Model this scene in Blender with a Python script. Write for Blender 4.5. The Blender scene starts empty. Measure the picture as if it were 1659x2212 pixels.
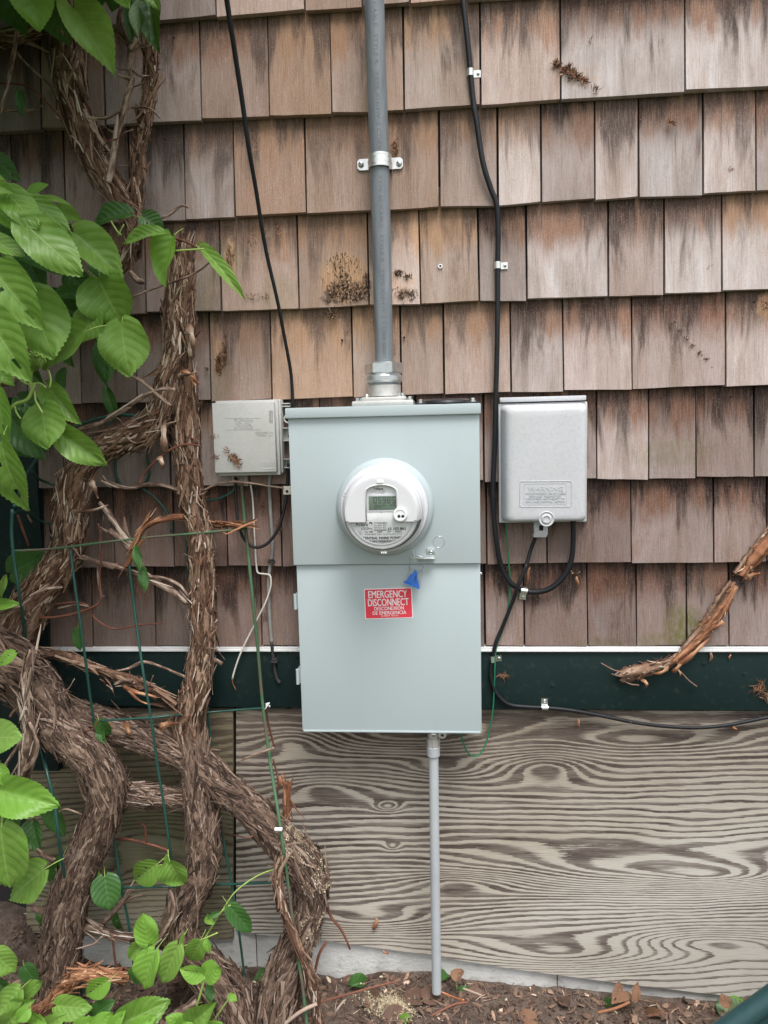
import bpy, bmesh, math, random
import numpy as np
from mathutils import Vector, Matrix
from mathutils.geometry import tessellate_polygon
R = math.radians
random.seed(7)
rng = np.random.default_rng(11)
scene = bpy.context.scene
COL = scene.collection

# ------------------------------------------------------------------ camera
# Picture units used below for measuring the place: 1659 x 2212 over the frame.
FPX, CXP, CYP = 1580.0, 829.5, 1106.0
DIST = 1.75                                   # camera to wall face, metres
Xc = np.array([19600., -287., -FPX]); Xc /= np.linalg.norm(Xc)
Zc = -np.array([302., 14294., FPX]); Zc -= Zc.dot(Xc) * Xc; Zc /= np.linalg.norm(Zc)
Yc = np.cross(Zc, Xc)
M = np.stack([Xc, Yc, Zc], 1)                 # camera <- world
CAM = np.array([0., -DIST, 0.])
def ray(px, py):
    return M.T @ np.array([(px - CXP) / FPX, (py - CYP) / FPX, 1.0])
_r = ray(829, 2116); CAM[2] = -(_r * (DIST / _r[1]))[2]      # ground level z = 0 at the foot of the wall
def P(px, py, d=0.0):
    r = ray(px, py); t = (-d - CAM[1]) / r[1]
    return CAM + r * t
def S(d, px=829, py=1106):                    # metres per picture unit at distance d off the wall
    return float(np.linalg.norm(P(px + 1, py, d) - P(px, py, d)))
cam_data = bpy.data.cameras.new("camera"); cam = bpy.data.objects.new("camera", cam_data); COL.objects.link(cam)
cam_data.sensor_fit = 'HORIZONTAL'; cam_data.sensor_width = 36; cam_data.lens = 36 * FPX / 1659.0
cam_data.clip_start = 0.05; cam_data.clip_end = 2000
cam.matrix_world = Matrix(((M[0][0], -M[1][0], -M[2][0], CAM[0]), (M[0][1], -M[1][1], -M[2][1], CAM[1]),
                           (M[0][2], -M[1][2], -M[2][2], CAM[2]), (0, 0, 0, 1)))
scene.camera = cam

# ------------------------------------------------------------------ sky, sun, exposure
SUN_EL, SUN_AZ = 64, 22                       # overcast: broad soft light from above, in front, a little right
world = bpy.data.worlds.new("World"); scene.world = world; world.use_nodes = True
wn = world.node_tree; bg = wn.nodes['Background']
sky = wn.nodes.new('ShaderNodeTexSky'); sky.sky_type = 'NISHITA'; sky.sun_disc = False
sky.sun_elevation = R(SUN_EL); sky.sun_rotation = R(180 - SUN_AZ); sky.air_density = 1.0; sky.dust_density = 3.0
hs = wn.nodes.new('ShaderNodeHueSaturation'); hs.inputs['Saturation'].default_value = 0.22   # grey overcast sky
wn.links.new(sky.outputs[0], hs.inputs['Color']); wn.links.new(hs.outputs[0], bg.inputs[0])
bg.inputs[1].default_value = 0.115
sun_data = bpy.data.lights.new("sun", 'SUN'); sun_data.energy = 1.5; sun_data.angle = R(26); sun_data.color = (1.0, 0.965, 0.93)
sun = bpy.data.objects.new("sun", sun_data); COL.objects.link(sun)
_dirs = Vector((math.sin(R(SUN_AZ)) * math.cos(R(SUN_EL)), -math.cos(R(SUN_AZ)) * math.cos(R(SUN_EL)), math.sin(R(SUN_EL))))
sun.rotation_euler = (-_dirs).to_track_quat('-Z', 'Y').to_euler(); sun.location = _dirs * 20
vs = scene.view_settings; vs.view_transform = 'Standard'; vs.look = 'None'; vs.gamma = 1.0; vs.use_curve_mapping = False
vs.exposure = 1.14

# ------------------------------------------------------------------ numpy noise
def _hash(i, j, k, s):
    n = (i.astype(np.int64) * 374761393 + j.astype(np.int64) * 668265263 + k.astype(np.int64) * 2147483647 + s * 974634777) & 0xFFFFFFFF
    n = ((n ^ (n >> 13)) * 1274126177) & 0xFFFFFFFF
    n = ((n ^ (n >> 16)) * 2246822519) & 0xFFFFFFFF
    return ((n ^ (n >> 15)) & 0xFFFFFF) / float(0xFFFFFF)
def vnoise(x, y, z=0.0, s=0):
    x, y, z = np.broadcast_arrays(np.asarray(x, float), np.asarray(y, float), np.asarray(z, float))
    xi, yi, zi = np.floor(x), np.floor(y), np.floor(z)
    f = lambda t: t * t * (3 - 2 * t)
    u, v, w = f(x - xi), f(y - yi), f(z - zi); r = 0
    for a in (0, 1):
        for b in (0, 1):
            for c in (0, 1):
                r = r + _hash(xi + a, yi + b, zi + c, s) * (u if a else 1 - u) * (v if b else 1 - v) * (w if c else 1 - w)
    return r
def fbm(x, y, z=0.0, s=0, o=4):
    r = 0; a = 0.5; t = 0
    for i in range(o):
        r = r + a * vnoise(np.asarray(x) * 2 ** i, np.asarray(y) * 2 ** i, np.asarray(z) * 2 ** i, s + i); t += a; a *= 0.5
    return r / t

# ------------------------------------------------------------------ node materials
class NT:
    def __init__(s, name):
        s.m = bpy.data.materials.new(name); s.m.use_nodes = True; s.t = s.m.node_tree
        s.b = s.t.nodes['Principled BSDF']; s.out = s.t.nodes['Material Output']
    def n(s, typ, **kw):
        nd = s.t.nodes.new('ShaderNode' + typ)
        for k, v in kw.items():
            if k.startswith('i_'):
                key = k[2:]; key = int(key) if key.isdigit() else key
                s.set(nd.inputs[key], v)
            else: setattr(nd, k, v)
        return nd
    def set(s, sock, v):
        if hasattr(v, 'is_output') or isinstance(v, bpy.types.NodeSocket): s.t.links.new(v, sock)
        elif isinstance(v, bpy.types.Node): s.t.links.new(v.outputs[0], sock)
        else: sock.default_value = v
    def math(s, op, a, b=None, c=None, clamp=False):
        nd = s.t.nodes.new('ShaderNodeMath'); nd.operation = op; nd.use_clamp = clamp
        s.set(nd.inputs[0], a)
        if b is not None: s.set(nd.inputs[1], b)
        if c is not None: s.set(nd.inputs[2], c)
        return nd.outputs[0]
    def mix(s, f, a, b, blend='MIX'):
        nd = s.t.nodes.new('ShaderNodeMix'); nd.data_type = 'RGBA'; nd.blend_type = blend
        s.set(nd.inputs[0], f); s.set(nd.inputs[6], a if not isinstance(a, tuple) else (*a[:3], 1)); s.set(nd.inputs[7], b if not isinstance(b, tuple) else (*b[:3], 1))
        return nd.outputs[2]
    def mapr(s, v, a, b, c=0.0, d=1.0, smooth=False):
        nd = s.t.nodes.new('ShaderNodeMapRange'); nd.interpolation_type = 'SMOOTHSTEP' if smooth else 'LINEAR'
        for i, q in enumerate((v, a, b, c, d)): s.set(nd.inputs[i], q)
        return nd.outputs[0]
    def noise(s, vec, scale=5.0, detail=3.0, rough=0.55, dist=0.0):
        nd = s.t.nodes.new('ShaderNodeTexNoise'); s.set(nd.inputs['Vector'], vec); s.set(nd.inputs['Scale'], scale)
        nd.inputs['Detail'].default_value = detail; nd.inputs['Roughness'].default_value = rough; nd.inputs['Distortion'].default_value = dist
        return nd.outputs[0]
    def vscale(s, vec, v3, add=None):
        nd = s.t.nodes.new('ShaderNodeVectorMath'); nd.operation = 'MULTIPLY'; s.set(nd.inputs[0], vec); nd.inputs[1].default_value = v3
        o = nd.outputs[0]
        if add is not None:
            a = s.t.nodes.new('ShaderNodeVectorMath'); a.operation = 'ADD'; s.t.links.new(o, a.inputs[0]); s.set(a.inputs[1], add); o = a.outputs[0]
        return o
    def ramp(s, f, stops, interp='LINEAR'):
        nd = s.t.nodes.new('ShaderNodeValToRGB'); nd.color_ramp.interpolation = interp; e = nd.color_ramp.elements
        while len(e) < len(stops): e.new(0.5)
        for el, (p, c) in zip(e, stops): el.position = p; el.color = (*c, 1)
        s.set(nd.inputs[0], f); return nd.outputs[0]
    def attr(s, name, typ='GEOMETRY'):
        nd = s.t.nodes.new('ShaderNodeAttribute'); nd.attribute_name = name; nd.attribute_type = typ; return nd.outputs['Fac']
    def coord(s, which='Object'): return s.n('TexCoord').outputs[which]
    def pos(s): return s.n('NewGeometry').outputs['Position']
    def bump(s, h, strength=0.3, dist=0.002):
        nd = s.t.nodes.new('ShaderNodeBump'); s.set(nd.inputs['Height'], h); nd.inputs['Strength'].default_value = strength; nd.inputs['Distance'].default_value = dist
        s.t.links.new(nd.outputs[0], s.b.inputs['Normal']); return nd.outputs[0]
    def fin(s, col=None, rough=None, metal=None, spec=None):
        if col is not None: s.set(s.b.inputs['Base Color'], col if not isinstance(col, tuple) else (*col[:3], 1))
        if rough is not None: s.set(s.b.inputs['Roughness'], rough)
        if metal is not None: s.b.inputs['Metallic'].default_value = metal
        if spec is not None: s.b.inputs['Specular IOR Level'].default_value = spec
        return s.m
def plain(name, col, rough=0.5, metal=0.0, var=0.12, scale=40.0, bump=0.0, spec=0.5, stretch=(1, 1, 1)):
    t = NT(name); v = t.vscale(t.pos(), stretch)
    n = t.noise(v, scale, 4.0); n2 = t.noise(v, scale * 0.13, 3.0)
    f = t.math('ADD', t.mapr(n, 0.25, 0.75, -var, var), t.mapr(n2, 0.3, 0.7, -var, var))
    hsv = t.n('HueSaturation'); t.set(hsv.inputs['Color'], (*col, 1)); t.set(hsv.inputs['Value'], t.math('ADD', f, 1.0))
    t.fin(hsv.outputs[0], t.mapr(n2, 0.3, 0.7, max(0.02, rough - 0.08), min(1, rough + 0.08)), metal, spec)
    if bump: t.bump(n, bump, 0.001)
    return t.m
MAT = {}
def gmask(t, P3, px, py, rx, rz, d=0.012):    # soft elliptical patch on the wall
    c = P(px, py, d); s = S(d)
    nd = t.n('VectorMath', operation='SUBTRACT'); t.set(nd.inputs[0], P3); nd.inputs[1].default_value = tuple(c)
    l = t.n('VectorMath', operation='LENGTH'); t.set(l.inputs[0], t.vscale(nd.outputs[0], (1 / (rx * s), 0.0, 1 / (rz * s))))
    return t.mapr(l.outputs['Value'], 1.25, 0.55, 0.0, 1.0, True)

def mat_shingle():
    t = NT('cedar_shingle'); oc = t.coord('Object'); rnd = t.n('ObjectInfo').outputs['Random']
    cmb = t.n('CombineXYZ'); t.set(cmb.inputs[0], t.math('MULTIPLY', rnd, 37.0)); t.set(cmb.inputs[1], t.math('MULTIPLY', rnd, 91.0)); t.set(cmb.inputs[2], t.math('MULTIPLY', rnd, 53.0))
    off = cmb.outputs[0]
    sx = t.n('SeparateXYZ'); t.set(sx.inputs[0], oc); z = sx.outputs[2]
    e = t.attr('expo', 'OBJECT'); h = t.math('DIVIDE', z, e)                      # 0 butt .. 1 under the course above
    grain = t.noise(t.vscale(oc, (320, 40, 7), off), 1.0, 4.0, 0.6, 0.4)
    fine = t.noise(t.vscale(oc, (900, 60, 26), off), 1.0, 3.0, 0.7)
    blot = t.noise(t.vscale(oc, (16, 8, 7), off), 1.0, 4.0, 0.6, 0.6)
    drip = t.noise(t.vscale(oc, (22, 8, 3.0), off), 1.0, 4.0, 0.62, 0.5)
    speck = t.noise(t.vscale(oc, (420, 100, 240), off), 1.0, 4.0, 0.75)
    grey, red, stain = t.attr('grey', 'OBJECT'), t.attr('red', 'OBJECT'), t.attr('stain', 'OBJECT')
    wood = t.mix(t.math('MULTIPLY', red, t.mapr(blot, 0.3, 0.7, 0.5, 1.1)), (0.215, 0.135, 0.10), (0.15, 0.068, 0.046))
    wood = t.mix(t.attr('tan', 'OBJECT'), wood, (0.37, 0.235, 0.15))
    greyc = t.mix(t.mapr(drip, 0.35, 0.65), (0.315, 0.262, 0.238), (0.475, 0.43, 0.425))
    # silvering: weathered lower face, protected upper face; ragged edge with drips
    wf = t.math('ADD', h, t.math('MULTIPLY', t.math('SUBTRACT', drip, 0.5), 1.15))
    wf = t.math('ADD', wf, t.math('MULTIPLY', t.math('SUBTRACT', blot, 0.5), 0.5))
    wfac = t.math('MULTIPLY', t.mapr(wf, 0.86, 0.46, 0.0, 1.0, True), grey, clamp=True)
    c = t.mix(wfac, wood, greyc)
    # tannin stains running down from the course above
    sf = t.math('SUBTRACT', h, t.math('MULTIPLY', t.mapr(drip, 0.36, 0.60, 0.0, 1.0), 0.72))
    sfac = t.math('MULTIPLY', t.mapr(sf, 0.08, 0.62, 0.0, 1.0, True), stain, clamp=True)
    c = t.mix(sfac, c, t.mix(red, (0.036, 0.024, 0.022), (0.032, 0.013, 0.009)))
    c = t.mix(t.math('MULTIPLY', t.mapr(blot, 0.56, 0.74, 0.0, 0.4), t.math('ADD', 0.4, red)), c, (0.16, 0.078, 0.05))
    c = t.mix(t.math('MULTIPLY', t.mapr(grain, 0.52, 0.75, 0.0, 0.55), 1.0), c, t.mix(0.55, c, (0.07, 0.045, 0.035)))
    c = t.mix(t.mapr(fine, 0.48, 0.72, 0.0, 0.42), c, t.mix(0.5, c, (0.62, 0.55, 0.50)))
    c = t.mix(t.mapr(fine, 0.46, 0.26, 0.0, 0.5), c, t.mix(0.6, c, (0.05, 0.03, 0.022)))
    c = t.mix(t.mapr(speck, 0.54, 0.72, 0.0, 0.5), c, t.mix(0.65, c, (0.07, 0.05, 0.042)))
    c = t.mix(t.mapr(speck, 0.46, 0.30, 0.0, 0.4), c, t.mix(0.5, c, (0.66, 0.61, 0.57)))
    # stripped raw patches where the vine was torn off, and moss
    Pw = t.pos(); rough_n = t.noise(t.vscale(Pw, (120, 40, 60)), 1.0, 4.0, 0.7)
    for (px, py, rx, rz, k) in ((745, 602, 58, 62, 1.0), (862, 622, 46, 40, 0.55), (497, 560, 16, 60, 0.75), (472, 775, 11, 55, 0.8),
                                (1250, 168, 60, 26, 0.45), (580, 520, 22, 50, 0.4), (1655, 660, 20, 30, 0.8), (740, 735, 60, 60, 0.35), (850, 320, 20, 30, 0.35), (830, 700, 60, 80, 0.5), (560, 330, 30, 70, .3)):
        g = t.math('MULTIPLY', gmask(t, Pw, px, py, rx, rz), k)
        g2 = t.math('MULTIPLY', t.mapr(t.math('ADD', g, t.math('MULTIPLY', t.math('SUBTRACT', rough_n, 0.5), 2.2)), 0.3, 0.75), g, clamp=True)
        c = t.mix(g2, c, t.mix(t.mapr(fine, 0.35, 0.65), (0.28, 0.155, 0.09), (0.54, 0.385, 0.265)))
    crust = t.noise(t.vscale(Pw, (150, 60, 110)), 1.0, 4.0, 0.75)
    for (px, py, rx, rz, k) in ((752, 634, 48, 26, 1.0), (742, 600, 12, 14, 0.9), (880, 640, 24, 16, 1.0), (862, 590, 12, 6, 0.9), (795, 620, 8, 30, 0.9), (722, 648, 26, 14, 0.8)):
        c = t.mix(t.math('MULTIPLY', t.math('MULTIPLY', gmask(t, Pw, px, py, rx, rz), t.mapr(crust, 0.44, 0.56)), k, clamp=True), c, (0.035, 0.024, 0.018))
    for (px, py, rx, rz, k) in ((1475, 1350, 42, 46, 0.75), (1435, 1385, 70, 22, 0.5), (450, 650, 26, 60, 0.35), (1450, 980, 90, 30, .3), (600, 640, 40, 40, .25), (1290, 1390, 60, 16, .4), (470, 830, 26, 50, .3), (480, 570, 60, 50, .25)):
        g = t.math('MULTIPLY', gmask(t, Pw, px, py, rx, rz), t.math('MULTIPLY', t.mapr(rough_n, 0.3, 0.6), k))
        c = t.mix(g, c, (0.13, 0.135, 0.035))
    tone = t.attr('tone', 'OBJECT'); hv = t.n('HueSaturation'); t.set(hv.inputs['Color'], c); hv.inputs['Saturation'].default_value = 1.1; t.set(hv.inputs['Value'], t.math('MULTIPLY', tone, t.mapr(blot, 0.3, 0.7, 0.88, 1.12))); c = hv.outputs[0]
    t.fin(c, 0.88, spec=0.25)
    hgt = t.math('ADD', t.math('MULTIPLY', grain, 0.9), t.math('ADD', t.math('MULTIPLY', fine, 0.5), t.math('MULTIPLY', speck, 0.35)))
    t.bump(hgt, 0.55, 0.0018); return t.m
MAT['shingle'] = mat_shingle()

def mat_ply(name, dark, pale, tint, dk):
    t = NT(name); oc = t.coord('Object'); g = t.attr('grain')
    fib = t.noise(t.vscale(oc, (18, 1, 420)), 1.0, 4.0, 0.65); fib2 = t.noise(t.vscale(oc, (5, 1, 60)), 1.0, 3.0)
    big = t.noise(t.vscale(oc, (1.7, 1, 3.2)), 1.0, 3.0); fuzz = t.noise(t.vscale(oc, (16, 1, 300)), 1.0, 4.0, 0.7)
    ph = t.math('ADD', g, t.math('ADD', t.math('MULTIPLY', t.math('SUBTRACT', fuzz, 0.5), 0.7), t.math('MULTIPLY', t.math('SUBTRACT', fib2, 0.5), 0.35)))
    fr = t.math('FRACT', ph)
    darkw = t.attr('latewood')
    late = t.mapr(t.math('SUBTRACT', fr, t.math('SUBTRACT', 1.0, darkw)), -0.17, 0.10, 0.0, 1.0, True)
    late = t.math('MULTIPLY', late, t.mapr(fr, 1.0, 0.955))
    late = t.math('MULTIPLY', late, t.mapr(fib2, 0.25, 0.62, 0.5, 1.0))
    c = t.mix(t.mapr(big, 0.35, 0.65), pale, tint); bl = t.attr('bleach'); c = t.mix(bl, t.mix(0.55, c, (0.20, 0.15, 0.11)), c); c = t.mix(t.mapr(bl, 1.0, 1.6), c, (0.56, 0.535, 0.48)); dark = t.mix(t.mapr(bl, 0.95, 1.6), dark, t.mix(0.4, dark, (0.30, 0.26, 0.22)))
    c = t.mix(late, c, dark)
    c = t.mix(t.mapr(fib, 0.5, 0.78, 0.0, 0.55), c, t.mix(0.5, c, dk))
    c = t.mix(t.mapr(fib, 0.45, 0.2, 0.0, 0.5), c, (0.60, 0.57, 0.52))
    t.fin(c, 0.85, spec=0.25)
    t.bump(t.math('ADD', t.math('MULTIPLY', late, 0.7), t.math('MULTIPLY', fib, 0.8)), 0.5, 0.0016); return t.m
MAT['ply'] = mat_ply('weathered_plywood', (0.068, 0.048, 0.041), (0.47, 0.435, 0.375), (0.37, 0.33, 0.265), (0.085, 0.06, 0.05))
MAT['ply_old'] = mat_ply('mossy_plywood', (0.07, 0.052, 0.036), (0.21, 0.185, 0.125), (0.145, 0.14, 0.07), (0.04, 0.03, 0.02))

def mat_bark(name, stops, rough=0.9):
    t = NT(name); oc = t.pos(); tone = t.attr('tone'); n = t.noise(t.vscale(oc, (240, 240, 120)), 1.0, 4.0, 0.7)
    f = t.math('ADD', tone, t.math('MULTIPLY', t.math('SUBTRACT', n, 0.5), 0.5), clamp=True)
    t.fin(t.ramp(f, stops), rough, spec=0.2); t.bump(n, 0.4, 0.001); return t.m
MAT['bark'] = mat_bark('shaggy_bark', [(0, (0.022, 0.014, 0.010)), (0.35, (0.11, 0.06, 0.039)), (0.62, (0.25, 0.155, 0.105)), (0.85, (0.43, 0.33, 0.25)), (1, (0.62, 0.55, 0.47))])
MAT['bark_red'] = mat_bark('torn_red_bark', [(0, (0.05, 0.025, 0.015)), (0.35, (0.19, 0.08, 0.042)), (0.65, (0.32, 0.15, 0.082)), (0.88, (0.48, 0.28, 0.165)), (1, (0.60, 0.44, 0.32))])
MAT['bark_low'] = mat_bark('fibrous_bark', [(0, (0.02, 0.014, 0.011)), (0.35, (0.098, 0.063, 0.047)), (0.65, (0.225, 0.155, 0.115)), (0.88, (0.37, 0.30, 0.25)), (1, (0.56, 0.51, 0.46))])
MAT['twig'] = mat_bark('smooth_twig', [(0, (0.06, 0.036, 0.027)), (0.3, (0.19, 0.125, 0.095)), (0.55, (0.36, 0.27, 0.215)), (1, (0.55, 0.47, 0.40))], 0.7)
MAT['twig_red'] = mat_bark('reddish_twig', [(0, (0.07, 0.03, 0.022)), (0.5, (0.17, 0.066, 0.042)), (1, (0.36, 0.19, 0.13))], 0.6)
MAT['sawdust'] = mat_bark('sawdust', [(0, (0.32, 0.25, 0.15)), (0.5, (0.50, 0.43, 0.30)), (1, (0.66, 0.60, 0.47))])
MAT['rootlet'] = mat_bark('dry_rootlets', [(0, (0.02, 0.014, 0.01)), (0.5, (0.085, 0.05, 0.032)), (0.8, (0.26, 0.16, 0.10)), (1, (0.55, 0.45, 0.36))])
MAT['rust_root'] = mat_bark('rusty_rootlets', [(0, (0.08, 0.04, 0.025)), (0.5, (0.19, 0.095, 0.055)), (1, (0.38, 0.23, 0.15))])
MAT['litter'] = mat_bark('leaf_litter', [(0, (0.05, 0.033, 0.026)), (0.4, (0.125, 0.08, 0.06)), (0.7, (0.19, 0.125, 0.09)), (0.9, (0.32, 0.21, 0.15)), (1, (0.55, 0.44, 0.34))])

def mat_leaf(name, c1, c2, vein, trans=0.35, gloss=0.36):
    t = NT(name); uv = t.n('UVMap').outputs[0]; sx = t.n('SeparateXYZ'); t.set(sx.inputs[0], uv)
    au = t.math('MULTIPLY', t.math('ABSOLUTE', t.math('SUBTRACT', sx.outputs[0], 0.5)), 2.0); v = sx.outputs[1]
    rnd = t.n('ObjectInfo').outputs['Random']
    ph = t.math('FRACT', t.math('SUBTRACT', t.math('MULTIPLY', v, 6.0), t.math('ADD', t.math('MULTIPLY', au, 1.35), t.math('MULTIPLY', t.math('MULTIPLY', au, au), 0.75))))
    side = t.mapr(t.math('ABSOLUTE', t.math('SUBTRACT', ph, 0.5)), 0.0, 0.085, 1.0, 0.0)
    mid = t.mapr(au, 0.015, 0.05, 1.0, 0.0); vn = t.math('MAXIMUM', t.math('MULTIPLY', side, 0.75), mid)
    oc = t.pos(); n = t.noise(oc, 35.0, 4.0); n2 = t.noise(oc, 260.0, 3.0)
    c = t.mix(t.math('ADD', t.mapr(n, 0.3, 0.7, 0.0, 0.55), t.math('MULTIPLY', rnd, 0.45), clamp=True), c1, c2)
    c = t.mix(t.math('MULTIPLY', vn, 0.62), c, vein)
    c = t.mix(t.mapr(n2, 0.55, 0.8, 0.0, 0.18), c, (0.02, 0.05, 0.012))
    t.fin(c, gloss, spec=0.35)
    hgt = t.math('ADD', t.math('MULTIPLY', t.math('COSINE', t.math('MULTIPLY', t.math('SUBTRACT', ph, 0.5), 6.283)), -0.5), t.math('MULTIPLY', mid, -0.5))
    nb = t.bump(t.math('ADD', hgt, t.math('MULTIPLY', n2, 0.3)), 0.27, 0.0022)
    tr = t.n('BsdfTranslucent'); t.set(tr.inputs[0], t.mix(0.35, c, (0.30, 0.48, 0.04))); ms = t.n('MixShader'); ms.inputs[0].default_value = trans
    t.t.links.new(t.b.outputs[0], ms.inputs[1]); t.t.links.new(tr.outputs[0], ms.inputs[2]); t.t.links.new(ms.outputs[0], t.out.inputs[0])
    return t.m
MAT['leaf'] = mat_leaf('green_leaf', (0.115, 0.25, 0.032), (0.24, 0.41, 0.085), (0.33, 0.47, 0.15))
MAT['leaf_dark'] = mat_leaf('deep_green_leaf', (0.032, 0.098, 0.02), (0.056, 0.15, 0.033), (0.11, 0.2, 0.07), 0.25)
MAT['leaf_young'] = mat_leaf('young_leaf', (0.17, 0.37, 0.045), (0.24, 0.46, 0.075), (0.29, 0.47, 0.12), 0.4)
MAT['leaf_pale'] = mat_leaf('pale_leaf_underside', (0.20, 0.33, 0.17), (0.30, 0.43, 0.26), (0.42, 0.52, 0.36), 0.3, 0.6)
MAT['leaf_dead'] = mat_leaf('dead_leaf', (0.075, 0.045, 0.034), (0.16, 0.095, 0.07), (0.12, 0.07, 0.05), 0.1, 0.8)
MAT['leaf_tan'] = mat_leaf('tan_dead_leaf', (0.17, 0.085, 0.05), (0.26, 0.145, 0.09), (0.18, 0.09, 0.05), 0.15, 0.75)
MAT['petiole'] = plain('green_petiole', (0.27, 0.38, 0.09), 0.5)

def mat_soil():
    t = NT('soil'); p = t.pos(); a = t.noise(p, 30.0, 6.0, 0.7); b = t.noise(p, 260.0, 5.0, 0.75); g = t.noise(p, 1.1, 3.0)
    c = t.ramp(t.math('ADD', t.math('MULTIPLY', a, 0.5), t.math('MULTIPLY', b, 0.5)), [(0.3, (0.03, 0.021, 0.017)), (0.48, (0.11, 0.082, 0.066)), (0.62, (0.20, 0.155, 0.13)), (0.78, (0.33, 0.27, 0.23))])
    sp = t.n('SeparateXYZ'); t.set(sp.inputs[0], p)
    far = t.math('MULTIPLY', t.mapr(sp.outputs[1], -1.2, -2.2), t.mapr(g, 0.2, 0.5))
    c = t.mix(far, c, t.ramp(b, [(0.3, (0.03, 0.055, 0.015)), (0.7, (0.08, 0.13, 0.035))]))
    t.fin(c, 0.95, spec=0.15); t.bump(t.math('ADD', a, b), 0.9, 0.006); return t.m
MAT['soil'] = mat_soil()
def mat_concrete():
    t = NT('foundation_concrete'); p = t.pos(); a = t.noise(p, 9.0, 5.0, 0.6); b = t.noise(p, 120.0, 5.0, 0.7); cst = t.noise(t.vscale(p, (30, 1, 60)), 1.0, 4.0, 0.6)
    c = t.ramp(a, [(0.3, (0.46, 0.46, 0.44)), (0.55, (0.58, 0.58, 0.56)), (0.75, (0.68, 0.68, 0.66))])
    c = t.mix(t.mapr(cst, 0.56, 0.72, 0.0, 0.6), c, (0.30, 0.29, 0.26)); c = t.mix(t.mapr(b, 0.58, 0.75, 0.0, 0.5), c, (0.26, 0.26, 0.24))
    t.fin(c, 0.9, spec=0.2); t.bump(t.math('ADD', cst, b), 0.5, 0.004); return t.m
MAT['concrete'] = mat_concrete()
def mat_green():
    t = NT('dark_green_paint'); p = t.pos(); a = t.noise(p, 3.0, 4.0); b = t.noise(p, 420.0, 3.0, 0.7); s = t.noise(t.vscale(p, (2, 2, 90)), 1.0, 3.0); bl = t.noise(p, 70.0, 3.0)
    c = t.mix(t.mapr(a, 0.3, 0.7), (0.0045, 0.0145, 0.0145), (0.0075, 0.021, 0.020)); c = t.mix(t.mapr(b, 0.70, 0.78, 0.0, 0.55), c, (0.16, 0.18, 0.16))
    c = t.mix(t.mapr(bl, 0.58, 0.8, 0.0, 0.35), c, (0.06, 0.065, 0.055))
    t.fin(c, t.mapr(a, 0.3, 0.7, 0.45, 0.62), spec=0.22); t.bump(s, 0.12, 0.001); return t.m
MAT['green_paint'] = mat_green()
def mat_panel():
    t = NT('grey_powder_coat'); p = t.pos(); n = t.noise(p, 900.0, 2.0); g = t.noise(p, 3.0, 3.0); sc = t.noise(t.vscale(p, (300, 10, 30), ), 1.0, 2.0)
    c = t.mix(t.mapr(g, 0.3, 0.7), (0.385, 0.448, 0.463), (0.408, 0.470, 0.485)); c = t.mix(t.mapr(sc, 0.83, 0.9, 0.0, 0.25), c, (0.75, 0.8, 0.8)); run = t.noise(t.vscale(p, (45, 45, 1.6)), 1.0, 4.0, 0.65); dust = t.noise(p, 60.0, 5.0, 0.7); c = t.mix(t.mapr(run, 0.5, 0.72, 0.0, 0.09), c, (0.33, 0.36, 0.35)); c = t.mix(t.mapr(dust, 0.58, 0.78, 0.0, 0.16), c, (0.30, 0.31, 0.29))
    t.fin(c, 0.42, spec=0.4); t.bump(n, 0.06, 0.0006); return t.m
MAT['panel'] = mat_panel()
def mat_box(name, c1, c2, stain, px=0, py=0):
    t = NT(name); p = t.pos(); a = t.noise(p, 7.0, 4.0); b = t.noise(p, 150.0, 5.0, 0.7); st = t.noise(t.vscale(p, (16, 4, 7)), 1.0, 4.0)
    c = t.mix(t.mapr(a, 0.3, 0.7), c1, c2); c = t.mix(t.mapr(b, 0.46, 0.70, 0.0, 0.30), c, (0.30, 0.30, 0.30)); c = t.mix(t.mapr(st, 0.54, 0.76, 0.0, 0.5), c, stain)
    t.fin(c, 0.6, spec=0.35); t.bump(b, 0.12, 0.001); return t.m
MAT['tel'] = mat_box('weathered_grey_plastic', (0.43, 0.43, 0.405), (0.48, 0.48, 0.465), (0.38, 0.365, 0.32))
MAT['cab'] = mat_box('chalky_grey_plastic', (0.47, 0.48, 0.505), (0.54, 0.55, 0.575), (0.52, 0.52, 0.48))
MAT['backing'] = plain('tar_paper', (0.014, 0.012, 0.012), 0.9)
MAT['white_trim'] = plain('white_metal_trim', (0.70, 0.70, 0.70), 0.4, var=0.08)
MAT['meter_white'] = plain('white_meter_plastic', (0.60, 0.60, 0.625), 0.32, var=0.02)
MAT['plate'] = plain('printed_faceplate', (0.74, 0.75, 0.755), 0.5, var=0.02)
MAT['lcd'] = plain('lcd_glass', (0.125, 0.17, 0.135), 0.25, var=0.03)
MAT['lcd_seg'] = plain('lcd_segment', (0.018, 0.028, 0.022), 0.4, var=0.02)
MAT['ink'] = plain('black_ink', (0.02, 0.02, 0.022), 0.6, var=0.02)
MAT['ink_grey'] = plain('faded_ink', (0.11, 0.125, 0.14), 0.7, var=0.1)
MAT['red'] = plain('red_vinyl', (0.72, 0.045, 0.075), 0.4, var=0.03)
MAT['white_ink'] = plain('white_vinyl', (0.78, 0.78, 0.79), 0.45, var=0.03)
MAT['blue'] = plain('blue_plastic', (0.03, 0.13, 0.48), 0.35, var=0.05)
MAT['zinc'] = plain('galvanised_steel', (0.56, 0.59, 0.60), 0.33, 0.9, var=0.18, scale=60, bump=0.1)
MAT['steel'] = plain('bright_zinc_strap', (0.66, 0.67, 0.64), 0.3, 0.85, var=0.12, scale=80)
MAT['cast'] = plain('cast_aluminium', (0.57, 0.565, 0.54), 0.5, 0.7, var=0.1, scale=400, bump=0.25)
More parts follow.
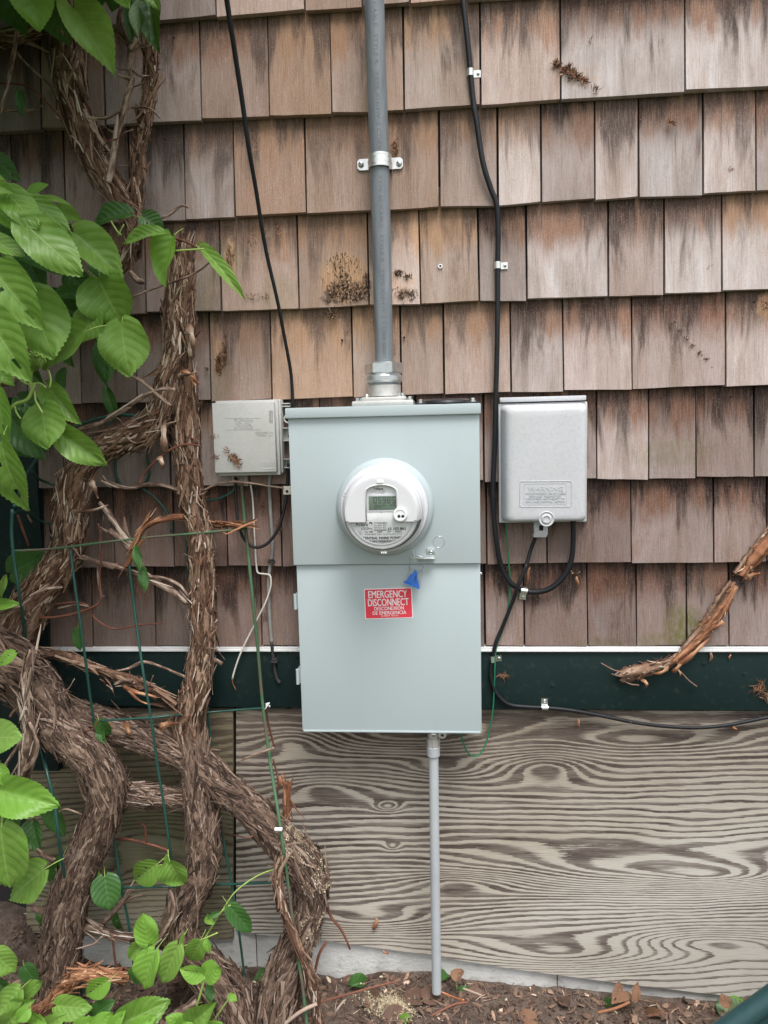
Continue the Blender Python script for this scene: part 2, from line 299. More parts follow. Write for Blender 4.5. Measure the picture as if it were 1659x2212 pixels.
MAT['screw'] = plain('zinc_screw', (0.6, 0.63, 0.63), 0.25, 0.95, var=0.15, scale=200)
MAT['black'] = plain('black_plastic', (0.018, 0.018, 0.022), 0.28, var=0.1)
MAT['hole'] = plain('dark_hole', (0.008, 0.007, 0.006), 0.9)
def mat_cable(name, c1, c2, rough):
    t = NT(name); p = t.pos(); a = t.noise(p, 14.0, 4.0); b = t.noise(t.vscale(p, (160, 160, 60)), 1.0, 3.0, 0.7)
    c = t.mix(t.mapr(a, 0.3, 0.7), c1, c2); c = t.mix(t.mapr(b, 0.66, 0.78, 0.0, 0.4), c, (0.30, 0.29, 0.28))
    t.fin(c, rough, spec=0.25); t.bump(b, 0.1, 0.0008); return t.m
MAT['cable'] = mat_cable('black_cable_jacket', (0.008, 0.009, 0.011), (0.016, 0.017, 0.02), 0.48)
def mat_se():
    t = NT('grey_cable_jacket'); p = t.pos(); a = t.noise(t.vscale(p, (60, 60, 9)), 1.0, 4.0, 0.6); b = t.noise(t.vscale(p, (420, 420, 14)), 1.0, 3.0)
    c = t.mix(t.mapr(a, 0.3, 0.7), (0.125, 0.142, 0.158), (0.205, 0.225, 0.245)); c = t.mix(t.mapr(b, 0.62, 0.8, 0.0, 0.5), c, (0.34, 0.36, 0.38))
    t.fin(c, 0.42, spec=0.45); t.bump(a, 0.15, 0.002); return t.m
MAT['se'] = mat_se()
MAT['pvc'] = plain('grey_pvc', (0.40, 0.43, 0.45), 0.45, var=0.05, scale=30)
MAT['drain_black'] = plain('weathered_black_sleeve', (0.03, 0.03, 0.03), 0.6, var=0.3)
MAT['grey_wire'] = plain('grey_wire_jacket', (0.24, 0.235, 0.225), 0.6, var=0.15)
MAT['white_wire'] = plain('white_wire_jacket', (0.62, 0.59, 0.53), 0.5, var=0.08)
MAT['copper'] = plain('dull_copper', (0.42, 0.19, 0.10), 0.45, 0.7, var=0.2)
MAT['green_wire'] = plain('green_ground_wire', (0.012, 0.16, 0.075), 0.45, var=0.08)
MAT['trellis'] = plain('green_coated_wire', (0.014, 0.062, 0.05), 0.4, var=0.2, scale=60)
MAT['trellis_old'] = mat_bark('worn_green_rod', [(0, (0.07, 0.055, 0.042)), (0.45, (0.12, 0.10, 0.075)), (0.6, (0.055, 0.125, 0.06)), (1, (0.10, 0.17, 0.10))], 0.6)
MAT['cream'] = plain('cream_plastic', (0.56, 0.53, 0.46), 0.5, var=0.08)
MAT['bud'] = plain('green_flower_buds', (0.20, 0.33, 0.06), 0.6, var=0.2, scale=200)
MAT['green_plastic'] = plain('dark_green_plastic', (0.018, 0.055, 0.058), 0.42, var=0.12, scale=50, bump=0.1)
MAT['cutwood'] = plain('fresh_cut_wood', (0.62, 0.47, 0.30), 0.7, var=0.15, scale=150)
def mat_clear():
    t = NT('clear_plastic'); tr = t.n('BsdfTransparent'); gl = t.n('BsdfGlossy'); gl.inputs['Roughness'].default_value = 0.08
    lw = t.n('LayerWeight'); lw.inputs[0].default_value = 0.35; tr.inputs[0].default_value = (0.985, 0.985, 0.99, 1)
    ms = t.n('MixShader'); t.set(ms.inputs[0], t.mapr(lw.outputs['Fresnel'], 0.0, 1.0, 0.02, 0.6)); t.t.links.new(tr.outputs[0], ms.inputs[1]); t.t.links.new(gl.outputs[0], ms.inputs[2])
    t.t.links.new(ms.outputs[0], t.out.inputs[0]); return t.m
MAT['clear'] = mat_clear()
# ------------------------------------------------------------------ builders
ORG = {}
def tag(o, label=None, cat=None, group=None, kind=None):
    if label: o['label'] = label
    if cat: o['category'] = cat
    if group: o['group'] = group
    if kind: o['kind'] = kind
    return o
def thing(name, loc, label, cat, group=None):
    o = bpy.data.objects.new(name, None); o.empty_display_size = 0.05; COL.objects.link(o); o.location = tuple(loc); ORG[o] = np.array(loc, float)
    return tag(o, label, cat, group)
class MB:
    def __init__(s): s.v = []; s.f = []; s.mi = []; s.tone = []; s.n = 0
    def add(s, v, f, mi=0, tone=None):
        v = np.asarray(v, float).reshape(-1, 3); s.v.append(v); o = s.n
        s.f.extend([tuple(int(i) + o for i in q) for q in f]); s.mi.extend([mi] * len(f)); s.n += len(v)
        s.tone.append(np.full(len(v), 0.5) if tone is None else np.broadcast_to(np.asarray(tone, float), (len(v),)))
        return s
    def box(s, x0, x1, y0, y1, z0, z1, bev=0.0, seg=2, mi=0):
        bm = bmesh.new(); bmesh.ops.create_cube(bm, size=1)
        for q in bm.verts: q.co = ((x0 + x1) / 2 + q.co.x * (x1 - x0), (y0 + y1) / 2 + q.co.y * (y1 - y0), (z0 + z1) / 2 + q.co.z * (z1 - z0))
        if bev > 0: bmesh.ops.bevel(bm, geom=list(bm.edges), offset=bev, segments=seg, profile=0.6, affect='EDGES')
        return s.bm(bm, mi)
    def bm(s, bm, mi=0):
        bm.verts.index_update(); s.add([tuple(q.co) for q in bm.verts], [[w.index for w in f.verts] for f in bm.faces], mi); bm.free(); return s
    def tube(s, pts, rad, seg=10, mi=0, tone=None, cap=True):
        pts = np.asarray(pts, float); n = len(pts); rad = np.broadcast_to(np.asarray(rad, float), (n,))
        T, A, B = frames(pts); a = np.linspace(0, 2 * np.pi, seg, endpoint=False)
        ring = np.cos(a)[None, :, None] * A[:, None] + np.sin(a)[None, :, None] * B[:, None]
        v = (pts[:, None] + ring * rad[:, None, None]).reshape(-1, 3)
        f = [(i * seg + j, i * seg + (j + 1) % seg, (i + 1) * seg + (j + 1) % seg, (i + 1) * seg + j) for i in range(n - 1) for j in range(seg)]
        if cap: f += [tuple(range(seg))[::-1], tuple((n - 1) * seg + j for j in range(seg))]
        tn = None if tone is None else np.repeat(np.broadcast_to(np.asarray(tone, float), (n,)), seg)
        return s.add(v, f, mi, tn)
    def lathe(s, prof, c, seg=64, mi=0, a0=0.0, a1=360.0, axis='Y', close=True):
        """prof (r,h); axis Y: h runs towards the viewer (-Y); axis Z: h runs up"""
        full = abs(a1 - a0) >= 359.9; m = seg if full else seg + 1; a = np.radians(np.linspace(a0, a1, m, endpoint=not full)); v = []
        for r, h in prof:
            for q in a:
                v.append((c[0] + r * math.cos(q), c[1] - h, c[2] + r * math.sin(q)) if axis == 'Y' else (c[0] + r * math.cos(q), c[1] + r * math.sin(q), c[2] + h))
        f = [(i * m + j, i * m + (j + 1) % m, (i + 1) * m + (j + 1) % m, (i + 1) * m + j) for i in range(len(prof) - 1) for j in range(m if full else m - 1)]
        if close and full: f += [tuple(range(m))[::-1], tuple((len(prof) - 1) * m + j for j in range(m))]
        return s.add(v, f, mi)
    def prism(s, poly, y0, y1, mi=0):
        """poly: list of (x,z) outline; extruded from y0 (front) to y1"""
        n = len(poly); v = [(x, y0, z) for x, z in poly] + [(x, y1, z) for x, z in poly]
        tri = tessellate_polygon([[Vector((x, z, 0)) for x, z in poly]])
        f = [tuple(t) for t in tri] + [tuple(i + n for i in t[::-1]) for t in tri] + [(i, (i + 1) % n, (i + 1) % n + n, i + n) for i in range(n)]
        return s.add(v, f, mi)
    def build(s, name, mats, parent=None, smooth=None, attr_tone=False, loc=None, link=True):
        v = np.concatenate(s.v) if s.v else np.zeros((0, 3)); org = np.zeros(3)
        if parent is not None: org = ORG[parent]
        elif loc is not None: org = np.asarray(loc, float)
        elif len(v): org = np.array([(v[:, 0].min() + v[:, 0].max()) / 2, (v[:, 1].min() + v[:, 1].max()) / 2, v[:, 2].min()])
        me = bpy.data.meshes.new(name); me.from_pydata((v - org).tolist(), [], s.f)
        for m in (mats if isinstance(mats, (list, tuple)) else [mats]): me.materials.append(MAT[m])
        me.polygons.foreach_set('material_index', np.array(s.mi, np.int32))
        if attr_tone: me.attributes.new('tone', 'FLOAT', 'POINT').data.foreach_set('value', np.concatenate(s.tone).astype(np.float32))
        if smooth is not None:
            me.polygons.foreach_set('use_smooth', np.ones(len(me.polygons), bool))
            if smooth < 180: me.set_sharp_from_angle(angle=R(smooth))
        me.validate(); me.update()
        if not link: return me
        o = bpy.data.objects.new(name, me); COL.objects.link(o); ORG[o] = org
        if parent is not None: o.parent = parent
        else: o.location = tuple(org)
        return o
def frames(pts):
    T = np.gradient(pts, axis=0); T /= np.linalg.norm(T, axis=1)[:, None] + 1e-12
    ref = np.array([0, 0, 1.0]) if abs(T[0][2]) < 0.9 else np.array([1.0, 0, 0]); A = np.zeros_like(T); a = np.cross(T[0], ref); a /= np.linalg.norm(a)
    for i in range(len(T)):
        a = a - a.dot(T[i]) * T[i]; a /= np.linalg.norm(a) + 1e-12; A[i] = a
    return T, A, np.cross(T, A)
def spline(ctrl, step=0.006):
    """Catmull-Rom through rows (any width); first three columns are metres"""
    c = np.asarray(ctrl, float)
    if len(c) == 2: n = max(2, int(np.linalg.norm(c[1, :3] - c[0, :3]) / step)); return c[0] + (c[1] - c[0]) * np.linspace(0, 1, n + 1)[:, None]
    p = np.vstack([2 * c[0] - c[1], c, 2 * c[-1] - c[-2]]); out = []
    for i in range(1, len(p) - 2):
        n = max(2, int(np.linalg.norm(p[i + 1, :3] - p[i, :3]) / step)); t = np.linspace(0, 1, n, endpoint=False)[:, None]
        out.append(0.5 * (2 * p[i] + (p[i + 1] - p[i - 1]) * t + (2 * p[i - 1] - 5 * p[i] + 4 * p[i + 1] - p[i + 2]) * t ** 2 + (-p[i - 1] + 3 * p[i] - 3 * p[i + 1] + p[i + 2]) * t ** 3))
    out.append(c[-1:]); return np.vstack(out)
def path(pts, d=0.02, r=None, step=0.006):
    """rows (px, py[, d[, r_px]]) measured on the photo -> spline of world points and radii"""
    rows = []
    for q in pts:
        dd = q[2] if len(q) > 2 and q[2] is not None else d; rr = q[3] if len(q) > 3 else (r or 1.0)
        rows.append([*P(q[0], q[1], dd), rr * S(dd, q[0], q[1])])
    s = spline(rows, step); return s[:, :3], np.maximum(s[:, 3], 0.0004)
_txt_cache = {}
def text_raw(s, extrude=0.0):
    k = (s, extrude)
    if k not in _txt_cache:
        cu = bpy.data.curves.new('t', 'FONT'); cu.body = s; cu.size = 1; cu.extrude = extrude; cu.resolution_u = 3; cu.align_x = 'CENTER'
        ob = bpy.data.objects.new('t', cu); COL.objects.link(ob); dg = bpy.context.evaluated_depsgraph_get(); dg.update()
        me = bpy.data.meshes.new_from_object(ob.evaluated_get(dg)); v = np.array([q.co[:] for q in me.vertices]); f = [tuple(p.vertices) for p in me.polygons]
        bpy.data.objects.remove(ob); bpy.data.curves.remove(cu); bpy.data.meshes.remove(me); _txt_cache[k] = (v, f)
    return _txt_cache[k]
def text_quad(mb, s, tl, tr, br, bl, lift=0.0004, extrude=0.0, thick=0.0008, mi=0, bold=0.0):
    """letters stretched over a flat quad given by its four world corners"""
    v, f = text_raw(s, 1.0 if extrude else 0.0); x0, x1, y0, y1 = v[:, 0].min(), v[:, 0].max(), v[:, 1].min(), v[:, 1].max()
    u = ((v[:, 0] - x0) / (x1 - x0))[:, None]; w = ((y1 - v[:, 1]) / (y1 - y0))[:, None]; tl, tr, br, bl = map(np.asarray, (tl, tr, br, bl))
    p = (tl * (1 - u) + tr * u) * (1 - w) + (bl * (1 - u) + br * u) * w
    nrm = np.cross(tr - tl, bl - tl); nrm = nrm / np.linalg.norm(nrm)
    if nrm[1] > 0: nrm = -nrm
    p = p + nrm * (lift + (v[:, 2:3] * thick if extrude else 0)); 
    if bold:
        for dx in (-bold, bold): mb.add(p + (tr - tl) / np.linalg.norm(tr - tl) * dx + nrm * 0.00002 * (1 if dx > 0 else 2), f, mi)
    mb.add(p, f, mi)
def text_px(mb, s, x0, y0, x1, y1, d, extrude=0.0, thick=0.0008, mi=0, lift=0.0004, bold=0.0, skew=0.0):
    text_quad(mb, s, P(x0, y0, d), P(x1, y0 + skew, d), P(x1, y1 + skew, d), P(x0, y1, d), lift, extrude, thick, mi, bold)

# ------------------------------------------------------------------ the house wall
wall = thing('house_wall', P(829, 2116), 'weathered cedar shingle house wall with dark green skirt board and plywood base', 'wall')
# course butt lines measured on the photo: y at x=0 and x=1659, then the joints along the butt
rows = [
    (70, -48, [-60, 60, 180, 300, 467, 658, 783, 886, 1010, 1180, 1390, 1560, 1740]),
    (283, 191, [-60, 92, 228, 437, 583, 717, 797, 873, 1039, 1211, 1479, 1740]),
    (493, 412, [-60, 30, 143, 283, 402, 508, 663, 812, 950, 1076, 1170, 1285, 1379, 1519, 1632, 1760]),
    (690, 625, [-60, 60, 180, 317, 479, 646, 798, 908, 1035, 1138, 1314, 1435, 1558, 1760]),
    (878, 831, [-40, 62, 177, 297, 457, 588, 763, 867, 960, 1104, 1217, 1365, 1566, 1760]),
    (1059, 1026, [60, 140, 253, 370, 435, 540, 693, 800, 900, 1046, 1155, 1289, 1401, 1503, 1628, 1760]),
    (1228, 1211, [77, 150, 250, 378, 493, 610, 720, 850, 960, 1052, 1182, 1363, 1541, 1655, 1780]),
    (1395, 1394, [106, 203, 338, 420, 567, 660, 760, 850, 960, 1048, 1133, 1269, 1375, 1482, 1574, 1700, 1800])]
D_BUTT, D_TOP, OVER = 0.020, 0.001, 0.05
zrow = []
for (ya, yb, J) in rows:
    zrow.append([(P(300, ya + (yb - ya) * 300 / 1659, D_BUTT)[2]), P(1500, ya + (yb - ya) * 1500 / 1659, D_BUTT)[2], (ya, yb)])
zb = [0.5 * (a + b) for a, b, _ in zrow]
LOOK = {}   # (row, index) overrides could go here
for k, (ya, yb, J) in enumerate(rows):
    up = zb[k - 1] if k > 0 else zb[0] + 0.27
    expo = up - zb[k]; ln = expo + OVER
    for j in range(len(J) - 1):
        xm = 0.5 * (J[j] + J[j + 1]); ym = ya + (yb - ya) * xm / 1659
        xl, xr = P(J[j], ya + (yb - ya) * J[j] / 1659, D_BUTT)[0], P(J[j + 1], ya + (yb - ya) * J[j + 1] / 1659, D_BUTT)[0]
        gap = random.uniform(0.0028, 0.0058) / 2; w = xr - xl - 2 * gap; xc = (xl + xr) / 2
        zc = zb[k] + random.uniform(-0.0022, 0.0022); tl = random.uniform(-0.002, 0.002); tk = random.uniform(0.0005, 0.0035); cup = random.uniform(0, 0.0018)
        sl = random.uniform(-0.003, 0.003); skew = random.uniform(-0.0022, 0.0022)
        nx = 4; v = []; f = []
        for (yo, zz, dn) in ((0, 0.0, 0), (0, expo * 0.5, 0), (0, ln, 0), (1, 0.0, 0), (1, ln, 0)):
            for i in range(nx + 1):
                u = i / nx - 0.5; fr = zz / ln
                dd = D_BUTT * (1 - fr) + D_TOP * fr + tk * (1 - fr) + cup * (2 * u) ** 2 * (1 - fr)
                if yo: dd = -0.0035 if fr > 0.5 else 0.0048
                ragged = random.uniform(-0.0006, 0.0006) if zz == 0 else 0
                v.append((u * w + skew * (fr - .3), -dd, zz + (tl * u * 2 if zz == 0 else 0) + ragged * (1 - yo)))
        q = nx + 1
        for i in range(nx):
            f += [(i, i + 1, q + i + 1, q + i), (q + i, q + i + 1, 2 * q + i + 1, 2 * q + i), (i + 1, i, 3 * q + i, 3 * q + i + 1), (2 * q + i, 2 * q + i + 1, 4 * q + i + 1, 4 * q + i)]
        f += [(0, q, 2 * q, 4 * q, 3 * q), (nx, 3 * q + nx, 4 * q + nx, 2 * q + nx, q + nx)]
        me = bpy.data.meshes.new('shingle'); me.from_pydata(v, [], f); me.materials.append(MAT['shingle']); me.update()
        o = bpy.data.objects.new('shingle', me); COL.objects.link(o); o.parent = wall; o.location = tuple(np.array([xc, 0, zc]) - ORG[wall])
        # weathering state of this shingle, read off the photo by where it sits; tone also paints the vine's shade into the left ones
        rgt = np.clip((xm - 700) / 700, 0, 1); topf = np.clip((1250 - ym) / 900, 0, 1); mid = math.exp(-((xm - 800) / 260) ** 2)
        grey = 0.60 + 0.46 * rgt * topf - 0.38 * mid * topf + random.uniform(-0.3, 0.2)
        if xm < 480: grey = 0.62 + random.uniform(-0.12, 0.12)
        if k >= 6: grey = 0.30 + 0.12 * rgt + random.uniform(-0.1, 0.15)
        red = (0.30 + random.uniform(-0.25, 0.3)) + (0.32 if k >= 6 else 0.12 if k == 5 else 0.0) + 0.15 * rgt - 0.15 * mid * (k < 5)
        stain = (0.85 if k < 5 else 0.85 if k == 5 else 0.98) + random.uniform(-0.15, 0.12) - 0.22 * mid * (k < 5)
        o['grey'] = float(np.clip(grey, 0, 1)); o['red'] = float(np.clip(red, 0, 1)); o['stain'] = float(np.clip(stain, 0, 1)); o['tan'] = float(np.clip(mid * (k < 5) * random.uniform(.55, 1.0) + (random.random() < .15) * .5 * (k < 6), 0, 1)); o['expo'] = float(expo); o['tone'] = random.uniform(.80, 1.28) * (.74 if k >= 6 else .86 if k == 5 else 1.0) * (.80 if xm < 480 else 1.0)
xL, xR = P(-400, 1400, 0)[0], P(2060, 1400, 0)[0]
zTop = zb[0] + 0.55
MB().box(xL, xR, 0.004, 0.03, P(829, 1400)[2], zTop).build('sheathing', 'backing', wall)
# courses above and beside the frame go on as one plain piece of siding so the wall does not stop at the picture's edge
mb = MB()
for k in range(0, 5):
    z0 = zb[0] + 0.25 * (k + 1) - 0.002
    for i in range(16):
        a = xL + (xR - xL) * i / 16 + 0.03 * (k % 2); mb.add([(a + .002, -0.017, z0), (a + (xR - xL) / 16 - .002, -0.017, z0), (a + (xR - xL) / 16 - .002, -0.002, z0 + .30), (a + .002, -0.002, z0 + .30), (a + .002, -0.004, z0), (a + (xR - xL) / 16 - .002, -0.004, z0)], [(0, 1, 2, 3), (4, 5, 1, 0)])
up = mb.build('upper_siding', 'shingle', wall); up['grey'] = 0.7; up['red'] = 0.4; up['stain'] = 0.5; up['expo'] = 0.25; up['tone'] = 1.0; up['tan'] = 0.1; up['kind'] = 'stuff'
zs0, zs1 = P(829, 1395.5, 0.02)[2], P(829, 1406, 0.02)[2]
xs = P(104, 1402, .02)[0]
MB().box(xs, xR, -0.024, 0.004, zs1, zs0 - 0.001, 0.0015).box(xs, xR, -0.0255, -0.022, zs1 - 0.0005, zs1 + 0.004, 0.0008).build('drip_edge', 'white_trim', wall, 40)
zg = P(829, 1530, 0.019)[2]
sk = MB().box(P(60, 1450, .0)[0], xR, -0.019, 0.004, zg, zs1 - 0.001, 0.002).build('skirt_board', 'green_paint', wall, 40)
for (px, py) in ((1194, 1482), (1608, 1456), (1520, 1434), (640, 1420), (640, 1476)):
    c = P(px, py, .0195); MB().lathe([(0.0045, -0.001), (0.0045, 0.0008), (0.003, 0.0014)], c, 12).build('nail_head', 'green_paint', sk, 60)
ck = P(96, 1190, 0.03)[0] - 0.006
MB().box(ck - 0.14, ck, -0.030, 0.004, P(110, 1666, .03)[2], zb[4] + 0.02, 0.003).build('corner_board', 'green_paint', wall, 40)
MB().box(ck - 0.60, ck - 0.142, -0.012, 0.004, P(110, 1666, .03)[2], zb[4] + 0.02, 0.003).build('side_panel', 'green_paint', wall, 40)

# plywood base: rotary-cut figure as a smooth field over a fine grid
def plywood(name, mat, poly_top, poly_bot, x0, x1, d, feat, seed, thick=0.012, nu=340, nv=150, late=0.5):
    uu = np.linspace(x0, x1, nu); vv = np.linspace(0, 1, nv); U, V = np.meshgrid(uu, vv)
    yt = np.interp(U, *zip(*poly_top)); yb2 = np.interp(U, *zip(*poly_bot)); Y = yt + (yb2 - yt) * V
    # tight spacing towards the bottom, broad figure at the top
    ph = np.interp(Y, [1500, 1560, 1660, 1800, 1950, 2200], [0, 2.4, 8.5, 19.0, 32.0, 55.0]) + 2.9 * (fbm(U / 760, Y / 170, 0, seed, 2) - 0.5) * 2 + 0.55 * (fbm(U / 150, Y / 50, 0, seed + 9, 2) - 0.5) * 2 + (U - 1000) / 1659 * (3.0 + 3.0 * np.clip((Y - 1600) / 400, 0, 1))
    for (fx, fy, sx, sy, a) in feat: ph += a * np.exp(-((U - fx) / sx) ** 2 - ((Y - fy) / sy) ** 2)
    lw = late + 0.22 * np.clip((1680 - Y) / 120, 0, 1) + 0.35 * (fbm(U / 200, Y / 60, 0, seed + 3, 3) - 0.5) - 0.2 * np.clip((Y - 1960) / 120, 0, 1) - 0.10 * np.clip((U - 1250) / 300, 0, 1)
    v = [P(a, b, d) for a, b in zip(U.ravel(), Y.ravel())]
    idx = np.arange(nu * nv).reshape(nv, nu); f = np.stack([idx[1:, :-1], idx[1:, 1:], idx[:-1, 1:], idx[:-1, :-1]], -1).reshape(-1, 4).tolist()
    mb = MB(); mb.add(v, f)
    e = list(idx[0]) + list(idx[1:, -1]) + list(idx[-1, ::-1][1:]) + list(idx[::-1, 0][1:-1]); v = np.array(v); b = v[e].copy(); b[:, 1] += thick; n = len(e)
    mb.add(np.vstack([v[e], b]), [(i, (i + 1) % n, (i + 1) % n + n, i + n) for i in range(n)])
    o = mb.build(name, mat, wall, 30); me = o.data; N = len(me.vertices); g = np.zeros(N, np.float32); g[:nu * nv] = ph.ravel(); l = np.full(N, .5, np.float32); l[:nu * nv] = np.clip(lw, .1, .9).ravel()
    me.attributes.new('grain', 'FLOAT', 'POINT').data.foreach_set('value', g); me.attributes.new('latewood', 'FLOAT', 'POINT').data.foreach_set('value', l)
    bl = np.clip((Y - 1560) / 260, 0.05, 1) + .55 * np.clip((U - 950) / 600, 0, 1) * np.clip((Y - 1700) / 250, 0, 1) + .5 * (fbm(U / 260, Y / 90, 0, seed + 4, 3) - .5); bb = np.ones(N, np.float32); bb[:nu * nv] = np.clip(bl, 0, 1.6).ravel(); me.attributes.new('bleach', 'FLOAT', 'POINT').data.foreach_set('value', bb)
    return o
plywood('plywood_panel', 'ply', [(505, 1531), (1760, 1537)], [(505, 2010), (553, 2018), (686, 2030), (930, 2064), (1106, 2093), (1353, 2126), (1659, 2162), (1760, 2174)], 510, 1760, 0.004,
        [(1470, 1885, 330, 44, -7.0), (1560, 1895, 120, 18, -2.5), (880, 1592, 200, 34, -4.5), (1180, 1655, 90, 30, 4.0), (838, 1742, 26, 11, -2.6), (848, 1828, 16, 8, -1.6), (1010, 1905, 130, 22, 3.5),
         (820, 1990, 160, 26, -3.5), (1240, 2062, 210, 34, -5.0), (1530, 2035, 150, 22, 3.5), (700, 1700, 110, 30, 3.0), (1420, 1600, 180, 24, -3.0), (960, 1660, 90, 22, -2.6), (640, 1600, 80, 30, 3.0)], 3)
plywood('plywood_panel', 'ply_old', [(20, 1531), (520, 1531)], [(20, 2010), (60, 2014), (180, 2022), (527, 2030)], 57, 503, 0.008, [(330, 1800, 200, 60, 4.0), (180, 1900, 90, 40, -3)], 21, nu=130, nv=130, late=0.35)
# foundation blocks
fx = [P(q, 2150, -0.02)[0] for q in (-300, 90, 560, 1203, 1640, 2060)]
for a, b in zip(fx[:-1], fx[1:]):
    bm_ = MB(); n = 26; xs_ = np.linspace(a + .0012, b - .0012, n); zs_ = np.linspace(-0.35, P(829, 1990, -.02)[2], 14); X, Z = np.meshgrid(xs_, zs_)
    yy = 0.008 + 0.007 * (fbm(X * 14, Z * 22, 0, 5, 4) - .5) ; edge = (X < a + .004) | (X > b - .004); yy = yy + edge * 0.006
    idx = np.arange(X.size).reshape(X.shape); bm_.add(np.stack([X, yy, Z], -1).reshape(-1, 3), np.stack([idx[:-1, :-1], idx[:-1, 1:], idx[1:, 1:], idx[1:, :-1]], -1).reshape(-1, 4).tolist())
    bm_.build('foundation_block', 'concrete', wall, 180)
MB().box(xL, xR, 0.03, 0.20, -0.4, zTop).build('wall_core', 'backing', wall)

# ------------------------------------------------------------------ ground
gx = np.unique(np.concatenate([-np.geomspace(1.5, 260, 26), np.linspace(-1.5, 1.5, 330), np.geomspace(1.5, 260, 26)])); gd = np.concatenate([[-0.1, -0.03], np.linspace(0, 0.75, 100), np.geomspace(0.78, 260, 34)])
soil_line = [(-400, 1955), (0, 1962), (50, 1980), (90, 2030), (160, 2070), (220, 2092), (420, 2098), (560, 2096), (690, 2108), (766, 2114), (860, 2103), (940, 2101), (1030, 2124), (1106, 2133), (1250, 2141), (1400, 2155), (1560, 2166), (1659, 2168), (2060, 2190)]
slx = [P(a, b, 0.0)[0] for a, b in soil_line]; slz = [P(a, b, 0.0)[2] for a, b in soil_line]
def ground_z(x, d):
    x = np.asarray(x, float); d = np.asarray(d, float)
    base = np.interp(x, slx, slz) * np.exp(-np.maximum(d, 0) / 0.35)
    lump = (fbm(x * 11, d * 11, 0, 41, 4) - 0.5) * 0.06 + (fbm(x * 45, d * 45, 0, 47, 3) - 0.5) * 0.020
    return base - 0.02 * np.clip(d, 0, 1) + lump * np.exp(-np.maximum(np.abs(d) - 0.6, 0) / 1.5) * np.clip(0.35 + d / 0.06, 0.0, 1)
GX, GD = np.meshgrid(gx, gd); GZ = ground_z(GX, GD); idx = np.arange(GX.size).reshape(GX.shape)
g = MB(); g.add(np.stack([GX, -GD, GZ], -1).reshape(-1, 3), np.stack([idx[:-1, :-1], idx[1:, :-1], idx[1:, 1:], idx[:-1, 1:]], -1).reshape(-1, 4).tolist())
tag(g.build('ground', 'soil', None, 180, loc=(0, 0, 0)), 'dark brown garden soil at the foot of the house wall', None, None, 'structure')
# ------------------------------------------------------------------ electrical panel
def disc_screw(name, c, r, parent, mat='screw', h=0.004, hexa=False, up=False):
    mb = MB(); ax = 'Z' if up else 'Y'
    if hexa: mb.lathe([(r * 1.35, 0), (r * 1.35, h * 0.3), (r, h * 0.32), (r, h * 0.9), (r * 0.8, h)], c, 6, axis=ax)
    else:
        mb.lathe([(r, 0), (r * 0.97, h * 0.45), (r * 0.7, h * 0.85), (r * 0.3, h)], c, 18, axis=ax)
        if not up: mb.box(c[0] - r * .5, c[0] + r * .5, c[1] - h - .0002, c[1] - h + .0006, c[2] - r * .1, c[2] + r * .1, mi=1).box(c[0] - r * .1, c[0] + r * .1, c[1] - h - .0003, c[1] - h + .0006, c[2] - r * .5, c[2] + r * .5, mi=1)
    return mb.build(name, [mat, 'hole'], parent, 40)
DP = 0.125
pan = thing('electrical_panel', P(848, 1581, 0.06), 'tall pale grey metal meter panel mounted in the middle of the shingle wall', 'electrical panel')
a0, a1 = P(628, 1060, DP), P(1037, 1060, DP); xl, xr = a0[0], a1[0]
zt = 0.5 * (P(618, 882, DP + .01)[2] + P(1036, 870, DP + .01)[2]); zl = 0.5 * (P(618, 905, DP + .01)[2] + P(1036, 893, DP + .01)[2])
zm = 0.5 * (P(632, 1222, DP)[2] + P(1038, 1216, DP)[2]); zbm = P(848, 1581, DP - .008)[2]
dl, dr = P(647, 1400, DP - .01)[0], P(1039, 1400, DP - .01)[0]
MB().box(xl + .006, xr - .004, -DP + .016, -0.004, zbm + .004, zt - .003, 0.003).build('back_box', 'panel', pan, 40)
# upper cover: a shallow pan with a lip cap; its lower edge bows a little in the middle
MB().box(xl, xr, -DP, -DP + .05, zm, zl + .002, 0.0022).build('meter_cover', 'panel', pan, 40)
MB().box(xl - .005, xr + .003, -DP - .009, -0.006, zl, zt, 0.003).build('rain_cap', 'panel', pan, 40)
MB().box(dl, dr, -DP + .008, -0.02, zbm, zm - .0015, 0.0025).build('door', 'panel', pan, 40)
# rolled edge at the bottom of the door
MB().box(dl + .003, dr - .003, -DP + .006, -DP + .03, zbm - .0012, zbm + .003, 0.001).build('door_hem', 'panel', pan, 40)
for py in (1297, 1458):
    c = P(644 if py < 1400 else 649, py, DP - .03); h = MB(); h.box(c[0] - .006, c[0] + .003, c[1] - .012, c[1] + .02, c[2] - .017, c[2] + .017, .002).lathe([(.0042, -.018), (.0042, .018)], (c[0] - .004, c[1] - .012, c[2]), 12, axis='Z'); h.build('hinge', 'panel', pan, 40)
disc_screw('side_screw', np.array([xr + .001, -DP + .03, P(1040, 1240, .1)[2]]), .004, pan)
k = P(948, 1170.5, DP); th = np.linspace(0, 2 * np.pi, 49)
MB().tube(np.stack([k[0] + .0128 * np.cos(th), np.full(49, k[1] - .0001), k[2] + .0128 * np.sin(th)], 1), .0005, 6, cap=False).build('knockout_ring', 'screw', pan, 180)
# collar the meter plugs into
mc = P(832, 1095, DP); s1 = S(DP)
RC = 105 * s1
MB().lathe([(RC, -.004), (RC, .004), (RC - .002, .011), (RC - .006, .017), (RC - .0085, .0185), (RC - .011, .0195), (RC - .0125, .024), (RC - .014, .027), (RC - .02, .028), (RC - .03, .02)], mc, 96, close=False).build('meter_collar', 'panel', pan, 30)
